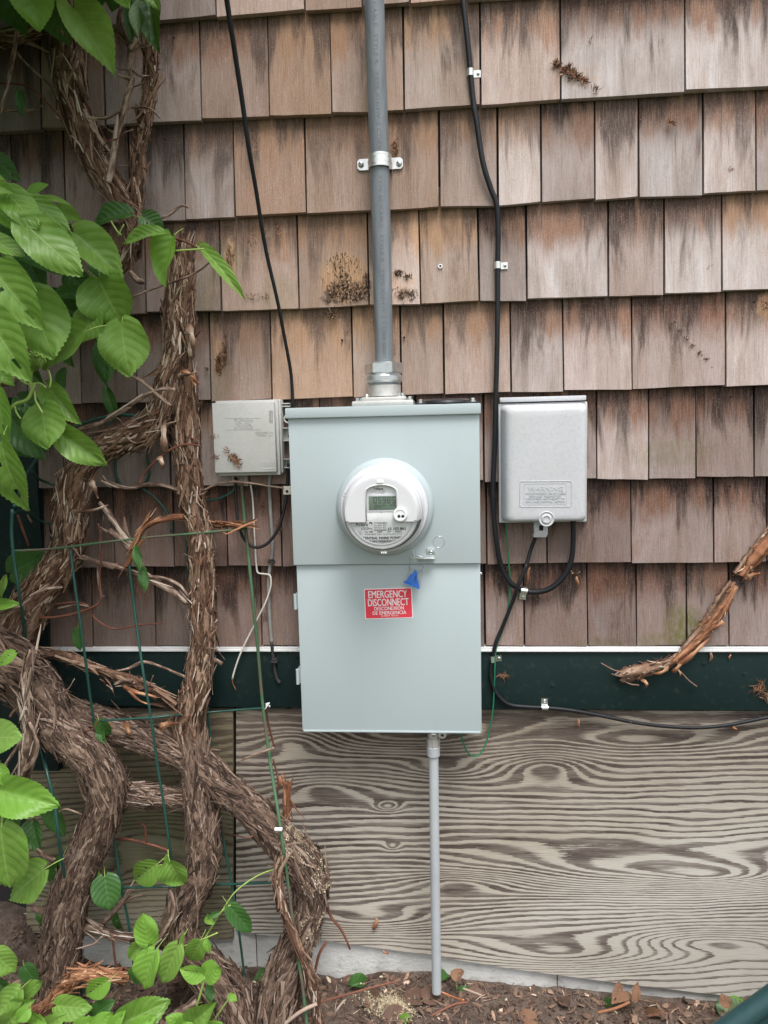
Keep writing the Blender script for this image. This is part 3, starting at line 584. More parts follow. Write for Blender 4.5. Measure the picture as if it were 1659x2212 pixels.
# bracket the seal hangs from
bd = DP + .004; q0, q1 = P(904, 1199, bd), P(939.5, 1207, bd); t0, t1 = P(922.7, 1185, bd), P(939.5, 1200, bd)
br = MB().box(t0[0], t1[0], -bd - .0015, -bd + .004, t1[2], t0[2], .0008).box(q0[0], q1[0], -bd - .013, -bd - .0005, q1[2] + .001, q1[2] + .003, .0006).box(q0[0], q1[0], -bd - .0015, -bd + .004, q1[2] + .001, q0[2], .0006)
br.box(P(890, 1203, bd)[0], q0[0] + .004, -bd - .016, -bd - .004, q1[2] + .0035, q1[2] + .006, .0006)
ob = br.build('seal_bracket', 'zinc', pan, 40); disc_screw('screw', P(931, 1192.5, bd + .002), .0042, ob)
sl = P(893.5, 1197, bd + .012); MB().box(sl[0] - .0012, sl[0] + .0012, sl[1] - .004, sl[1] + .003, sl[2] - .011, sl[2] + .011, .0006).build('ring_latch', 'zinc', pan, 40)
# emergency disconnect sticker on the door
sd = DP - .008; TL, TR, BR_, BL = (np.array(P(*q, sd)) for q in ((785.9, 1272), (889.7, 1268.7), (892.7, 1334.6), (789, 1337.8)))
def qp(u, v): return (TL * (1 - u) + TR * u) * (1 - v) + (BL * (1 - u) + BR_ * u) * v
def rquad(mb, u0, u1, v0, v1, lift, r, mi=0, th_=.0003):
    asp = 0.66; pts = []
    for cu, cv, s0 in ((u1 - r, v0 + r / asp, -90), (u1 - r, v1 - r / asp, 0), (u0 + r, v1 - r / asp, 90), (u0 + r, v0 + r / asp, 180)):
        for a in range(0, 91, 15): pts.append(qp(cu + r * math.cos(R(s0 + a)), cv + r / asp * math.sin(R(s0 + a))))
    pts = np.array(pts); n = len(pts); f = np.array([0, -lift, 0]); mb.add(np.vstack([pts + f, pts + f + [0, th_, 0]]), [tuple(range(n))] + [(i, (i + 1) % n, (i + 1) % n + n, i + n) for i in range(n)], mi)
stk = MB(); rquad(stk, 0, 1, 0, 1, .0006, .035); stk = stk.build('warning_sticker', 'white_ink', pan); stk['label'] = 'red rectangular emergency disconnect sticker with white lettering'
mb = MB(); rquad(mb, .018, .982, .028, .972, .0010, .025); mb.build('red_field', 'red', stk)
mb = MB()
for (s, u0, u1, v0, v1, b) in (('EMERGENCY', .09, .895, .075, .31, .0003), ('DISCONNECT', .075, .92, .34, .575, .0003), ('DESCONEXION', .2, .815, .60, .715, .00015), ('DE EMERGENCIA', .165, .86, .745, .86, .00015), ('30-48474  Rev 04', .335, .69, .875, .93, 0)):
    mb = MB(); text_quad(mb, s, qp(u0, v0), qp(u1, v0), qp(u1, v1), qp(u0, v1), .0014, bold=b); mb.build('sticker_lettering', 'white_ink', stk)
# black hub closing plate on top
b0, b1 = P(898, 864, .07), P(1034, 864, .07); zp = zt
MB().box(b0[0], b1[0], -.115, -.03, zp + .0005, zp + .004, .001).lathe([(.062, .003), (.060, .008), (.052, .0125), (.02, .0135)], ((b0[0] + b1[0]) / 2 - .004, -.072, zp), 40, axis='Z').build('hub_closing_plate', 'black', pan, 35)
for px in (909, 1021): disc_screw('plate_bolt', np.array([P(px, 862, .1)[0], -.105, zp + .004]), .005, pan, h=.0085, hexa=True, up=True)

# ------------------------------------------------------------------ the meter
met = thing('electric_meter', mc, 'round white digital electricity meter plugged into the grey panel', 'electric meter')
cx, cz = mc[0], mc[2]
rb = 95 * S(DP + .045); rs = 84.5 * S(DP + .11)
MB().lathe([(rb - .002, .018), (rb, .022), (rb, .036), (rb - .002, .0385), (rb - .007, .0392), (rb - .0072, .058), (rb - .0085, .0615), (rs + .0052, .0622), (rs + .004, .068), (rs + .003, .074)], mc, 96, close=False).build('base_ring', 'meter_white', met, 28)
FR = .117; DF = DP + FR
rf = rs
def mpx(px, py, d=DF): q = P(px, py, d); return (q[0], q[2])
zcut = 0.5 * (P(745.6, 1129.6, DF)[2] + P(908.4, 1124.5, DF)[2])
asp0 = math.degrees(math.asin(max(-1, min(1, (zcut - cz) / rf)))); A0, A1 = asp0, 180 - asp0
MB().lathe([(rf + .003, .072), (rf + .002, .080), (rf, .083), (rf - .001, .104), (rf - .003, .112), (rf - .007, FR), (rf - .012, FR + .0005)], mc, 60, a0=A0, a1=A1).build('upper_cover', 'meter_white', met, 25)
# face of the upper cover with the display window cut out of it (open at the bottom)
w0, w1 = mpx(791.5, 1090)[0], mpx(856.5, 1090)[0]; wt = mpx(824, 1048)[1]; rr = rf - .0115
poly = []
aa0 = math.asin((zcut - cz) / rr)
for a in np.linspace(aa0, math.pi - aa0, 50): poly.append((cx + rr * math.cos(a), cz + rr * math.sin(a)))
zw = wt - .012
poly += [(w0 - .004, zcut), (w0 - .0015, zcut + .001), (w0, zcut + .004), (w0, zw)]
for u in np.linspace(0, 1, 13)[1:-1]: poly.append((w0 + (w1 - w0) * u, zw + (wt - zw) * math.sin(math.pi * u) ** .5))
poly += [(w1, zw), (w1, zcut + .004), (w1 + .0015, zcut + .001), (w1 + .004, zcut)]
cov = MB().prism(poly, mc[1] - FR - .0005, mc[1] - FR + .0065).build('cover_face', 'meter_white', met, 20)
# raised rim round the window
rim = [(w0 - .001, mc[1] - FR - .0008, zcut + .002), (w0 - .001, mc[1] - FR - .0008, zw)] + [(w0 + (w1 - w0) * u, mc[1] - FR - .0008, zw + .001 + (wt - zw) * math.sin(math.pi * u) ** .5) for u in np.linspace(.02, .98, 15)] + [(w1 + .001, mc[1] - FR - .0008, zw), (w1 + .001, mc[1] - FR - .0008, zcut + .002)]
MB().tube(rim, .0014, 8).build('window_rim', 'meter_white', met, 180)
MB().tube([(cx - rr, mc[1] - FR + .002, zcut), (w0 - .003, mc[1] - FR + .002, zcut)], .0018, 8).build('cover_edge', 'meter_white', met, 180)
MB().tube([(w1 + .003, mc[1] - FR + .002, zcut), (cx + rr, mc[1] - FR + .002, zcut)], .0018, 8).build('cover_edge', 'meter_white', met, 180)
tb = P(821, 1041, DF + .001); MB().box(tb[0] - .007, tb[0] + .007, tb[1] - .002, tb[1] + .004, tb[2] - .003, tb[2] + .0035, .001).build('cover_tab', 'plate', met, 40)
DN = DP + .1095      # depth of the printed faceplate
plate = MB().lathe([(rf - .0035, .06), (rf - .0035, .1075), (rf - .006, .1095), (.001, .1095)], mc, 72, close=False).build('faceplate', 'plate', met, 25)
MB().lathe([(rf - .010, .1096), (rf - .0135, .1108), (rf - .0165, .1096)], mc, 60, a0=180 + asp0 * -1 + 2, a1=360 + asp0 - 2, close=False).build('faceplate_ring', 'meter_white', plate, 30)
# clear lower cover
MB().lathe([(rf + .002, .074), (rf + .001, .083), (rf - .001, .104), (rf - .003, .112), (rf - .008, FR - .001), (.002, FR - .0006)], mc, 60, a0=180 - A0, a1=360 + A0, close=False).build('clear_cover', 'clear', met, 30)
for i in (-1, 0, 1):
    q = P(829 + i * 4.5, 1194, DF); MB().box(q[0] - .0014, q[0] + .0014, q[1] - .001, q[1] + .006, q[2] - .0016, q[2] + .0016, .0005).build('cover_clip', 'plate', met, 40)
# display unit behind the window
dd_ = DP + .1100
def pbox(mb, x0, y0, x1, y1, d, th_, bev=.0004, mi=0):
    a, b = P(x0, y0, d), P(x1, y1, d); return mb.box(a[0], b[0], -d - th_, -d + .003, b[2], a[2], bev, mi=mi)
bez = pbox(MB(), 793, 1068, 858, 1104.5, dd_, .001).build('display_bezel', 'meter_white', met, 40)
lcd = pbox(MB(), 796, 1072, 858, 1101, dd_ + .001, .0006).build('lcd_screen', 'lcd', met, 40)
def seg_digit(mb, ch, x0, y0, x1, y1, d, mi=0):
    on = {'0': 'abcdef', '5': 'acdfg', '9': 'abcdfg', '8': 'abcdefg', '4': 'bcfg'}[ch]; w = (x1 - x0); t = w * .17; ym = (y0 + y1) / 2; sk_ = w * .08
    R_ = {'a': (x0 + t, y0, x1 - t, y0 + t), 'd': (x0 + t, y1 - t, x1 - t, y1), 'g': (x0 + t, ym - t / 2, x1 - t, ym + t / 2), 'f': (x0, y0 + t * .6, x0 + t, ym - t * .2), 'b': (x1 - t, y0 + t * .6, x1, ym - t * .2), 'e': (x0, ym + t * .2, x0 + t, y1 - t * .6), 'c': (x1 - t, ym + t * .2, x1, y1 - t * .6)}
    for s_ in on:
        a, b, c, e = R_[s_]; pbox(mb, a, b, c, e, d, .0003, 0, mi)
mb = MB()
for i, ch in enumerate('05985'): seg_digit(mb, ch, 806.6 + i * 9.9, 1073.6, 813.6 + i * 9.9, 1087, dd_ + .0018)
for i, ch in enumerate('04'): seg_digit(mb, ch, 809.8 + i * 6.6, 1090.6, 814.4 + i * 6.6, 1097.8, dd_ + .0018)
text_px(mb, 'kWh', 824, 1090, 833, 1093, dd_ + .0018); text_px(mb, 'A', 824, 1095.5, 826, 1098, dd_ + .0018); text_px(mb, 'REG', 843, 1090, 853, 1093, dd_ + .0018)
mb.build('lcd_digits', 'lcd_seg', lcd)
mb = MB(); text_px(mb, 'Trilliant', 806, 1053.2, 828, 1058.2, DN, bold=.0002); 
for i, s_ in enumerate(('Model  RES - 2000 - 4710', 'Serial  110 - 0 - 456 - 0003997', '0 - 0001 - 0004997')): text_px(mb, s_, 802 + (8 if i == 2 else 0), 1059.6 + i * 2.5, 831, 1061.2 + i * 2.5, DN)
mb.build('module_print', 'ink', plate)
# optical port
op = P(864.5, 1111.5, DF + .001); so = S(DF)
prt = MB().lathe([(15.5 * so, -.006), (15.5 * so, .002), (14 * so, .005), (11.5 * so, .0055), (10 * so, .004), (.002, .004)], op, 40).build('optical_port', 'plate', met, 30)
for px in (861.7, 870.2):
    q = P(px, 1115, DF + .0052); MB().lathe([(3.2 * so, 0), (3.2 * so, .0006)], q, 20).build('port_eye', 'ink', prt)
# nameplate printing
mb = MB(); T_ = lambda s_, x0, y0, x1, y1, b=0.0, sk=-1.0: text_px(mb, s_, x0, y0, x1, y1, DN, bold=b, skew=sk)
T_('Aclara', 767.5, 1129, 795, 1137, .0001); T_('I-210+c', 781, 1139.6, 804, 1144.8, .0001); T_('12 152 861', 839, 1139.6, 875.8, 1145.4, .0003)
T_('CL 200', 788.7, 1147.3, 805, 1151.4, .00008); T_('240V', 815, 1147.2, 826.5, 1151.2, .00008); T_('3W', 837, 1147, 844, 1151, .00008); T_('FM2S', 854, 1146.8, 867.5, 1150.8, .00008)
T_('6.0', 775.5, 1148, 780.5, 1150.8); T_('0027', 774, 1153, 782, 1155.8); T_('72TAC98078  60HZ  TA 30  Kh 93.6  Rr 1.0', 788.5, 1153, 868, 1156); T_('CENTRAL MAINE POWER', 784.3, 1159.6, 869.2, 1165.4, .00025); T_('1NBC121528611060361', 811, 1173, 843, 1175.4)
rb_ = random.Random(3); x = 797.0
while x < 856.5:
    w = rb_.choice([.5, .5, .9, 1.4]); a, b = P(x, 1167.2 - (x - 797) * .015, DN), P(min(x + w, 856.7), 1172.2 - (x - 797) * .015, DN); mb.box(a[0], b[0], -DN - .0004, -DN + .0002, b[2], a[2]); x += w + rb_.choice([.4, .5, .8])
for (x0, y0, x1, y1) in ((807.6, 1129, 836.4, 1129.5), (807.6, 1145.3, 836.4, 1145.8), (807.6, 1129, 808.1, 1145.8), (835.9, 1129, 836.4, 1145.8)): a, b = P(x0, y0, DN), P(x1, y1, DN); mb.box(a[0], b[0], -DN - .0004, -DN + .0002, b[2], a[2])
for i, yy in enumerate((1131.5, 1135, 1139, 1142.8)):
    for j, xx in enumerate((810, 818.5, 828)):
        if i == 0 and j == 0: continue
        q = P(xx, yy, DN); mb.lathe([(.00095, 0), (.00095, .0004)], q, 10); text_px(mb, ('X1', 'T2', 'R3', 'U2', 'K2', 'E2')[(i * 3 + j) % 6], xx + 2, yy - 1.2, xx + 6, yy + 1.2, DN)
q = P(800.6, 1131, DN); lg = [(q[0] + .0036 * math.cos(a), q[2] + .0034 * math.sin(a)) for a in np.linspace(-.6, 3.4, 20)] + [(q[0] + .0018 * math.cos(a) - .0004, q[2] + .0014 * math.sin(a) - .0004) for a in np.linspace(3.4, -.6, 14)]
mb.prism(lg, -DN - .0004, -DN + .0002)
mb.build('nameplate_print', 'ink', plate)
mb = MB()
for (px, py) in ((745.3, 1066.3), (742.8, 1072.4)): mb.lathe([(.0011, 0), (.0011, .0005)], P(px, py, DP + .0462), 12)
mb.build('vent_pin', 'ink', met)

# ------------------------------------------------------------------ blue seal hanging on its wire
sd_ = DP + .012
seal = thing('meter_seal', P(896, 1270, sd_), 'small blue and clear plastic seal tag hanging on wire below the meter', 'seal')
pt, rd = path([(884.5, 1232, sd_), (884.3, 1219, sd_ + .002), (888, 1203, sd_ + .004), (893, 1198, sd_ + .002), (901, 1199.5, sd_ + .004), (912, 1204, sd_ + .006), (916, 1211, sd_ + .004), (914.5, 1222, sd_ + .002), (910, 1234, sd_)], r=.85, step=.002)
MB().tube(pt, rd, 8).build('wire_loop', 'zinc', seal, 180)
def pz(q, d=sd_): w = P(*q, d); return (w[0], w[2])
MB().prism([pz((884, 1226.5)), pz((914, 1233.5)), pz((907, 1271)), pz((873, 1259))], -sd_ - .004, -sd_ + .003).build('clear_capsule', 'clear', seal)
MB().prism([pz((896.5, 1231.5)), pz((900, 1233)), pz((902, 1239)), pz((900.5, 1241)), pz((906, 1267.5)), pz((876.5, 1255.5)), pz((888, 1239)), pz((891, 1240))], -sd_ - .0025, -sd_ + .0015).prism([pz((871.5, 1258)), pz((873.5, 1255.5)), pz((907, 1268.5)), pz((905.5, 1272))], -sd_ - .005, -sd_ + .004).build('blue_insert', 'blue', seal)
mb = MB(); text_quad(mb, '152861', P(894.5, 1256, sd_ + .0026), P(897, 1240, sd_ + .0026), P(900.5, 1241.5, sd_ + .0026), P(898, 1257, sd_ + .0026)); mb.build('seal_number', 'ink', seal)

# ------------------------------------------------------------------ service cable from above, with its fitting
hubx = P(830, 840, .06)[0]
se = thing('service_cable', (hubx, -.06, zt), 'thick grey service cable rising from the top of the meter panel', 'cable')
pts, rad = path([(806, -60, .085, 22.6), (808, 0, .082, 22.2), (816, 240, .07, 21.6), (821, 400, .062, 21.2), (825, 560, .058, 20.8), (829, 730, .058, 19.6), (830, 790, .058, 19.2)], step=.012)
rad = rad * .985
MB().tube(pts, rad, 40).build('cable_jacket', 'se', se, 180)
mb = MB(); L = 'TYPE SE CABLE   STYLE R   TYPE XHHW-2 CDRS 600V   '
v, f = text_raw(L * 2); x0, x1 = v[:, 0].min(), v[:, 0].max()
cum = np.concatenate([[0], np.cumsum(np.linalg.norm(np.diff(pts, axis=0), axis=1))]); tot = cum[-1]
u = (v[:, 0] - x0) / (x1 - x0); s_at = u * (tot - .02) + .005; cpt = np.stack([np.interp(s_at, cum, pts[:, i]) for i in range(3)], 1); rr_ = np.interp(s_at, cum, rad); ang = (v[:, 1] - .35) * 0.011 / rr_ + .12
mb.add(np.stack([cpt[:, 0] + (rr_ + .0003) * np.sin(ang), cpt[:, 1] - (rr_ + .0003) * np.cos(ang), cpt[:, 2]], 1), f); mb.build('jacket_print', 'ink_grey', se)
ct = lambda py: P(830, py, .06)[2]; c0 = np.array([hubx, -.06, 0.0]); u_ = S(.06)
nut = MB().lathe([(36 * u_, ct(808)), (40.5 * u_, ct(805.5)), (40.5 * u_, ct(787)), (35 * u_, ct(783.5)), (22 * u_, ct(783))], c0, 6, axis='Z').build('compression_nut', 'zinc', se, 30)
MB().lathe([(34 * u_, ct(809.5)), (34 * u_, ct(807))], c0, 40, axis='Z').lathe([(33 * u_, ct(834)), (33 * u_, ct(828)), (35 * u_, ct(826.5)), (39.5 * u_, ct(822.5)), (39.5 * u_, ct(814)), (36 * u_, ct(810)), (33 * u_, ct(809))], c0, 40, axis='Z').build('gland_ring', 'zinc', se, 30)
th_ = []
for i in range(5): th_ += [(34.5 * u_, ct(835 - i * 1.6)), (33 * u_, ct(834.2 - i * 1.6))]
MB().lathe(th_, c0, 40, axis='Z').build('thread', 'zinc', se)
hub = MB().lathe([(36 * u_, ct(857)), (35 * u_, ct(850)), (35 * u_, ct(833)), (33 * u_, ct(832))], c0, 48, axis='Z')
h0, h1 = P(783, 860, .09)[0], P(878, 860, .09)[0]; hub.box(h0, h1, -.105, -.018, zt + .0105, zt + .0205, .003); h0, h1 = P(763, 870, .09)[0], P(894, 870, .09)[0]; hub.box(h0, h1, -.118, -.012, zt + .0003, zt + .0115, .003)
hb = hub.build('hub', 'cast', se, 35)
for (px, yy, zo) in ((772, -.105, .0115), (781, -.10, .0115), (792, -.095, .0205), (863, -.096, .0205), (870, -.09, .0205), (886, -.108, .0115)): disc_screw('hub_bolt', np.array([P(px, 860, -yy)[0], yy, zt + zo]), .0048, hb, h=.008, hexa=(px != 792), up=True)
# two-hole strap
st = thing('cable_strap', P(820, 352, .0), 'shiny two-hole metal strap holding the thick grey cable to the shingles', 'strap')
sp = P(820.5, 352, .064); s_ = S(.064); rS = 21.6 * s_ + .0015; zz0, zz1 = P(820, 365, .064)[2], P(820, 336, .064)[2]; prof = []
wall_d = .018
for a in np.linspace(math.pi, 0, 25): prof.append((sp[0] + rS * math.cos(a), sp[1] - rS * math.sin(a)))
prof = [(sp[0] - rS, -wall_d + .002 - 0.004)] + prof + [(sp[0] + rS, -wall_d + .002 - 0.004)]
mb = MB(); nP = len(prof); vv = []
zl_ = [zz0, zz0 + (zz1 - zz0) * .15, zz0 + (zz1 - zz0) * .3, zz0 + (zz1 - zz0) * .5, zz0 + (zz1 - zz0) * .7, zz0 + (zz1 - zz0) * .85, zz1]; bulge = [.001, .0015, 0, 0.0025, 0, .0015, .001]
for zq, bq in zip(zl_, bulge):
    for (x, y) in prof:
        dx, dy = x - sp[0], y - sp[1]; l = math.hypot(dx, dy); vv.append((x + dx / l * bq, y + dy / l * bq, zq))
mb.add(vv, [(i * nP + j, i * nP + j + 1, (i + 1) * nP + j + 1, (i + 1) * nP + j) for i in range(6) for j in range(nP - 1)]); mb.build('saddle', 'steel', st, 60)
for sgn, (x0, y0, x1, y1) in ((-1, (772, 345, 799, 368)), (1, (842, 342, 870.5, 365))):
    a, b = P(x0, y0, wall_d), P(x1, y1, wall_d); ch = .005
    if sgn < 0: poly = [(a[0] + ch, a[2]), (b[0] + .004, a[2]), (b[0] + .004, b[2]), (a[0] + ch, b[2]), (a[0], b[2] + ch), (a[0], a[2] - ch)]
    else: poly = [(a[0] - .004, a[2]), (b[0] - ch, a[2]), (b[0], a[2] - ch), (b[0], b[2] + ch), (b[0] - ch, b[2]), (a[0] - .004, b[2])]
    fl = MB().prism(poly, -wall_d - .003, -wall_d - .001).build('flange', 'steel', st, 40); disc_screw('screw', P(780 if sgn < 0 else 862, 356 if sgn < 0 else 354, wall_d + .003), .0068, fl, h=.005)

# ------------------------------------------------------------------ grey pvc conduit to the ground
cd = thing('conduit', P(943, 2140, .085), 'thin pale grey plastic conduit running from the panel down into the soil', 'conduit')
pts, rad = path([(936.5, 1600, .085, 10.4), (937.5, 1700, .085, 10.4), (940, 1900, .085, 10.3), (943, 2120, .085, 10.2), (943.3, 2141, .085, 10.2)], step=.02)
MB().tube(pts, rad, 28).build('conduit_pipe', 'pvc', cd, 40)
c1 = P(936, 1600, .085); cz_ = lambda py: P(936, py, .085)[2]; u2 = S(.085, 936, 1600)
MB().lathe([(12 * u2, cz_(1633)), (14 * u2, cz_(1631)), (14.5 * u2, cz_(1612)), (13 * u2, cz_(1610))], (c1[0], c1[1], 0), 30, axis='Z').build('coupling', 'pvc', cd, 35)
MB().lathe([(14.5 * u2, cz_(1611)), (14.5 * u2, cz_(1594)), (12 * u2, cz_(1592)), (12 * u2, cz_(1582))], (c1[0], c1[1], 0), 8, axis='Z').build('adapter', 'cast', cd, 35)
for px, r_ in ((936.5, .0075), (955.5, .0095)):
    q = P(px, 1587, .105); lk = MB().lathe([(r_, -.006), (r_, .002), (r_ * .75, .0028)], q, 20).build('clamp_lug', 'cast', cd, 35); disc_screw('screw', q - np.array([0, .003, 0]), .0042 if px < 950 else .0035, lk, 'screw' if px < 950 else 'black', .002)
# bare copper at the foot of the conduit
q = P(950, 2142, .085)
cp = MB()
for i in range(3): cp.tube(spline([[*P(944, 2138, .088)], [*P(962, 2146 + i * 1.5, .09)], [*P(985, 2155 + i, .10)], [*P(1003, 2160 + i * 2, .11)]], .004), .0016, 6)
tag(cp.build('ground_wire', 'copper', None, 180), 'bare twisted copper wire emerging at the foot of the grey conduit', 'wire')

# ------------------------------------------------------------------ telephone interface box (left)
tel = thing('telephone_box', P(530, 1029, .0), 'square grey telephone network interface box left of the meter panel', 'utility box')
DT = .075
def bez_box(mb, TLp, BRp, dF, dB, inset, bev, mi=0):
    a, b = P(*TLp, dF), P(*BRp, dF); return mb.box(a[0], b[0], -dF, -dB, b[2], a[2], bev, mi=mi)
a, b = P(457, 870.5, DT), P(597.5, 1019.3, DT); tx0, tx1, tz1, tz0 = a[0], b[0], a[2], b[2]
MB().box(tx0, tx1, -DT, -.03, tz0, tz1, .003).build('lid', 'tel', tel, 40)
lid = tel.children[-1]
MB().box(tx0 + .004, tx1 + .006, -.060, -.012, tz0 - .008, tz1 + .005, .003).build('base', 'tel', tel, 40)
MB().box(tx1 + .001, tx1 + .010, -.05, -.014, tz0 - .004, tz1 + .006, .003).build('side_flange', 'tel', tel, 40)
for (y0, y1) in ((871, 879), (924, 953), (991, 1011)):
    p0, p1 = P(609, y0, .03), P(627, y1, .03); tbm = MB().box(p0[0], p1[0], -.024, -.014, p1[2], p0[2], .001); tbm.box(p0[0] - .008, p1[0], -.036, -.020, p0[2] - .0025, p0[2], .0008).box(p0[0] - .008, p1[0], -.036, -.020, p1[2], p1[2] + .0025, .0008)
    tbn = tbm.build('mounting_tab', 'tel', tel, 40); MB().lathe([(.0028, 0), (.0028, .0006)], ((p1[0] + p0[0]) / 2 + .006, -.0245, (p0[2] + p1[2]) / 2 - (.004 if y0 > 900 else 0)), 14).build('tab_hole', 'hole', tbn)
rp = P(622, 905, .03); th = np.linspace(0, 2 * np.pi, 25); MB().tube(np.stack([rp[0] + .009 * np.cos(th), np.full(25, rp[1]), rp[2] + .009 * np.sin(th)], 1), .002, 8).build('padlock_ring', 'tel', tel, 180)
E = dict(extrude=1, thick=.0006, lift=.0001)
for (s_, x0, y0, x1, y1) in (('TELEPHONE', 504.5, 905, 546.5, 911), ('NETWORK', 508.5, 913, 544, 918.8), ('INTERFACE', 507, 920.3, 546, 926.2), ('CUSTOMER', 551.5, 932, 578.5, 936.2), ('ACCESS', 556, 937.5, 575, 941.4), ('NYNEX', 568.5, 1000.5, 593.5, 1006.8)): mb = MB(); text_px(mb, s_, x0, y0, x1, y1, DT, **E); mb.build('embossed_lettering', 'tel', lid)
mb = MB()
text_quad(mb, 'HI POWER', P(582, 911, DT), P(582, 886.5, DT), P(585, 886.5, DT), P(585, 911, DT), .0002, 1, .0009); mb.build('embossed_lettering', 'tel', lid); mb = MB(); text_quad(mb, 'SURMOUNT', P(586.5, 913, DT), P(586.5, 885.5, DT), P(589, 885.5, DT), P(589, 913, DT), .0002, 1, .0009)
mb.build('embossed_lettering', 'tel', lid)
def line_px(mb, pts, d, r=.0006): mb.tube([P(x, y, d + .0002) for x, y in pts], r, 6)
mb = MB(); line_px(mb, [(580.5, 934.5), (585, 934.5), (585, 932), (590, 937), (585, 942.5), (585, 940), (580.5, 940), (580.5, 934.5)], DT); line_px(mb, [(568, 999), (594.5, 999), (594.5, 1013.5), (568, 1013.5), (568, 999)], DT); line_px(mb, [(486, 903), (561, 903)], DT, .0004); line_px(mb, [(487, 928), (562, 928)], DT, .0004)
mb.build('embossed_outline', 'tel', lid, 60)
for x in (503, 530): q = P(x, 1031, .03); MB().box(q[0] - .0015, q[0] + .0015, -.03, -.026, q[2] - .013, q[2] + .004).build('bottom_rib', 'tel', tel)

# ------------------------------------------------------------------ cable service box (right)
cab = thing('cable_box', P(1170, 1128, .0), 'pale chalky grey plastic cable box with raised warning, right of the panel', 'utility box')
f0, f1 = P(1076, 869, .03), P(1267, 1127, .03); DC = .085
zc1 = 0.5 * (P(1076, 874, .03)[2] + P(1269, 865, .03)[2]); zc0 = f1[2]
MB().box(f0[0], f1[0], -.034, -.016, zc0, zc1, .004).build('rim', 'cab', cab, 40)
# domed cover with sloped sides
x0, x1 = f0[0] + .004, f1[0] - .003; z0_, z1_ = zc0 + .004, zc1 - .003; ins = [(0, .030), (.0015, .040), (.006, DC - .014), (.009, DC - .006), (.014, DC - .0015), (.021, DC), (.036, DC)]
mb = MB(); nC = 10; rings = []
for (i_, d_) in ins:
    r_ = .012; ring = []
    for (cx_, cz2, s0) in ((x1 - i_ - r_, z1_ - i_ * .9 - r_, 0), (x0 + i_ * 1.25 + r_, z1_ - i_ * .9 - r_, 90), (x0 + i_ * 1.25 + r_, z0_ + i_ * .55 + r_, 180), (x1 - i_ - r_, z0_ + i_ * .55 + r_, 270)):
        for a in np.linspace(0, 90, nC): ring.append((cx_ + r_ * math.cos(R(s0 + a)), -d_, cz2 + r_ * math.sin(R(s0 + a))))
    rings.append(ring)
m_ = len(rings[0]); mb.add(np.array(rings).reshape(-1, 3), [(i * m_ + j, i * m_ + (j + 1) % m_, (i + 1) * m_ + (j + 1) % m_, (i + 1) * m_ + j) for i in range(len(ins) - 1) for j in range(m_)] + [tuple((len(ins) - 1) * m_ + j for j in range(m_))])
cvr = mb.build('cover', 'cab', cab, 50)
p0, p1 = P(1079, 860, .03), P(1265, 855.5, .03); zt_ = .5 * (p0[2] + p1[2]); MB().box(p0[0], p1[0], -.040, -.016, zc1 + .0025, zt_ + .001, .0025).build('hinge_rail', 'cab', cab, 40)
mb = MB()
for (s_, a_, b_, c_, e_, bo) in (('WARNING', 1140.5, 1051, 1216.5, 1060.5, 0), ('UNAUTHORIZED USE OF CABLE', 1135, 1063.3, 1222, 1068, 0), ('SERVICES  PROHIBITED', 1144, 1069.7, 1212, 1074.2, 0), ('VIOLATORS ARE SUBJECT TO', 1136, 1075.5, 1220, 1080, 0), ('CIVIL AND CRIMINAL ACTION', 1136, 1081.5, 1220.5, 1086, 0)): mb = MB(); text_px(mb, s_, a_, b_, c_, e_, DC, extrude=1, thick=.0008, lift=.0001); mb.build('embossed_warning', 'cab', cvr)
mb = MB(); line_px(mb, [(1125, 1039.8), (1232, 1039.3), (1234.5, 1041.5), (1234.5, 1092), (1232, 1094.2), (1125, 1094.5), (1123, 1092), (1123, 1042), (1125, 1039.8)], DC, .0009); line_px(mb, [(1132.4, 1044.8), (1223.7, 1044.2), (1223.7, 1089.8), (1132.4, 1090), (1132.4, 1044.8)], DC, .0005); mb.build('embossed_frame', 'cab', cvr, 60)
kn = P(1178.8, 1119.5, DC - .012); uk = S(DC)
MB().lathe([(15 * uk, -.022), (15 * uk, .006), (16.6 * uk, .008), (16.6 * uk, .013), (15.2 * uk, .0145), (14.2 * uk, .0135), (11.5 * uk, .012), (9 * uk, .0155), (7 * uk, .016), (6.6 * uk, .014), (.001, .014)], kn, 40).build('lock_knob', 'cab', cab, 32)
h0, h1 = P(1153, 1122, .055), P(1183.5, 1157.5, .055); hp = MB().box(h0[0], h1[0], -.058, -.048, h1[2], h0[2], .004).box(h0[0] - .001, h1[0] - .002, -.056, -.030, h1[2] - .0035, h1[2] + .004, .003).build('hasp', 'cab', cab, 40)
p0, p1 = P(1165, 1134.5, .058), P(1173.5, 1146, .058); MB().box(p0[0], p1[0], -.0586, -.056, p1[2], p0[2]).build('hasp_slot', 'hole', hp)

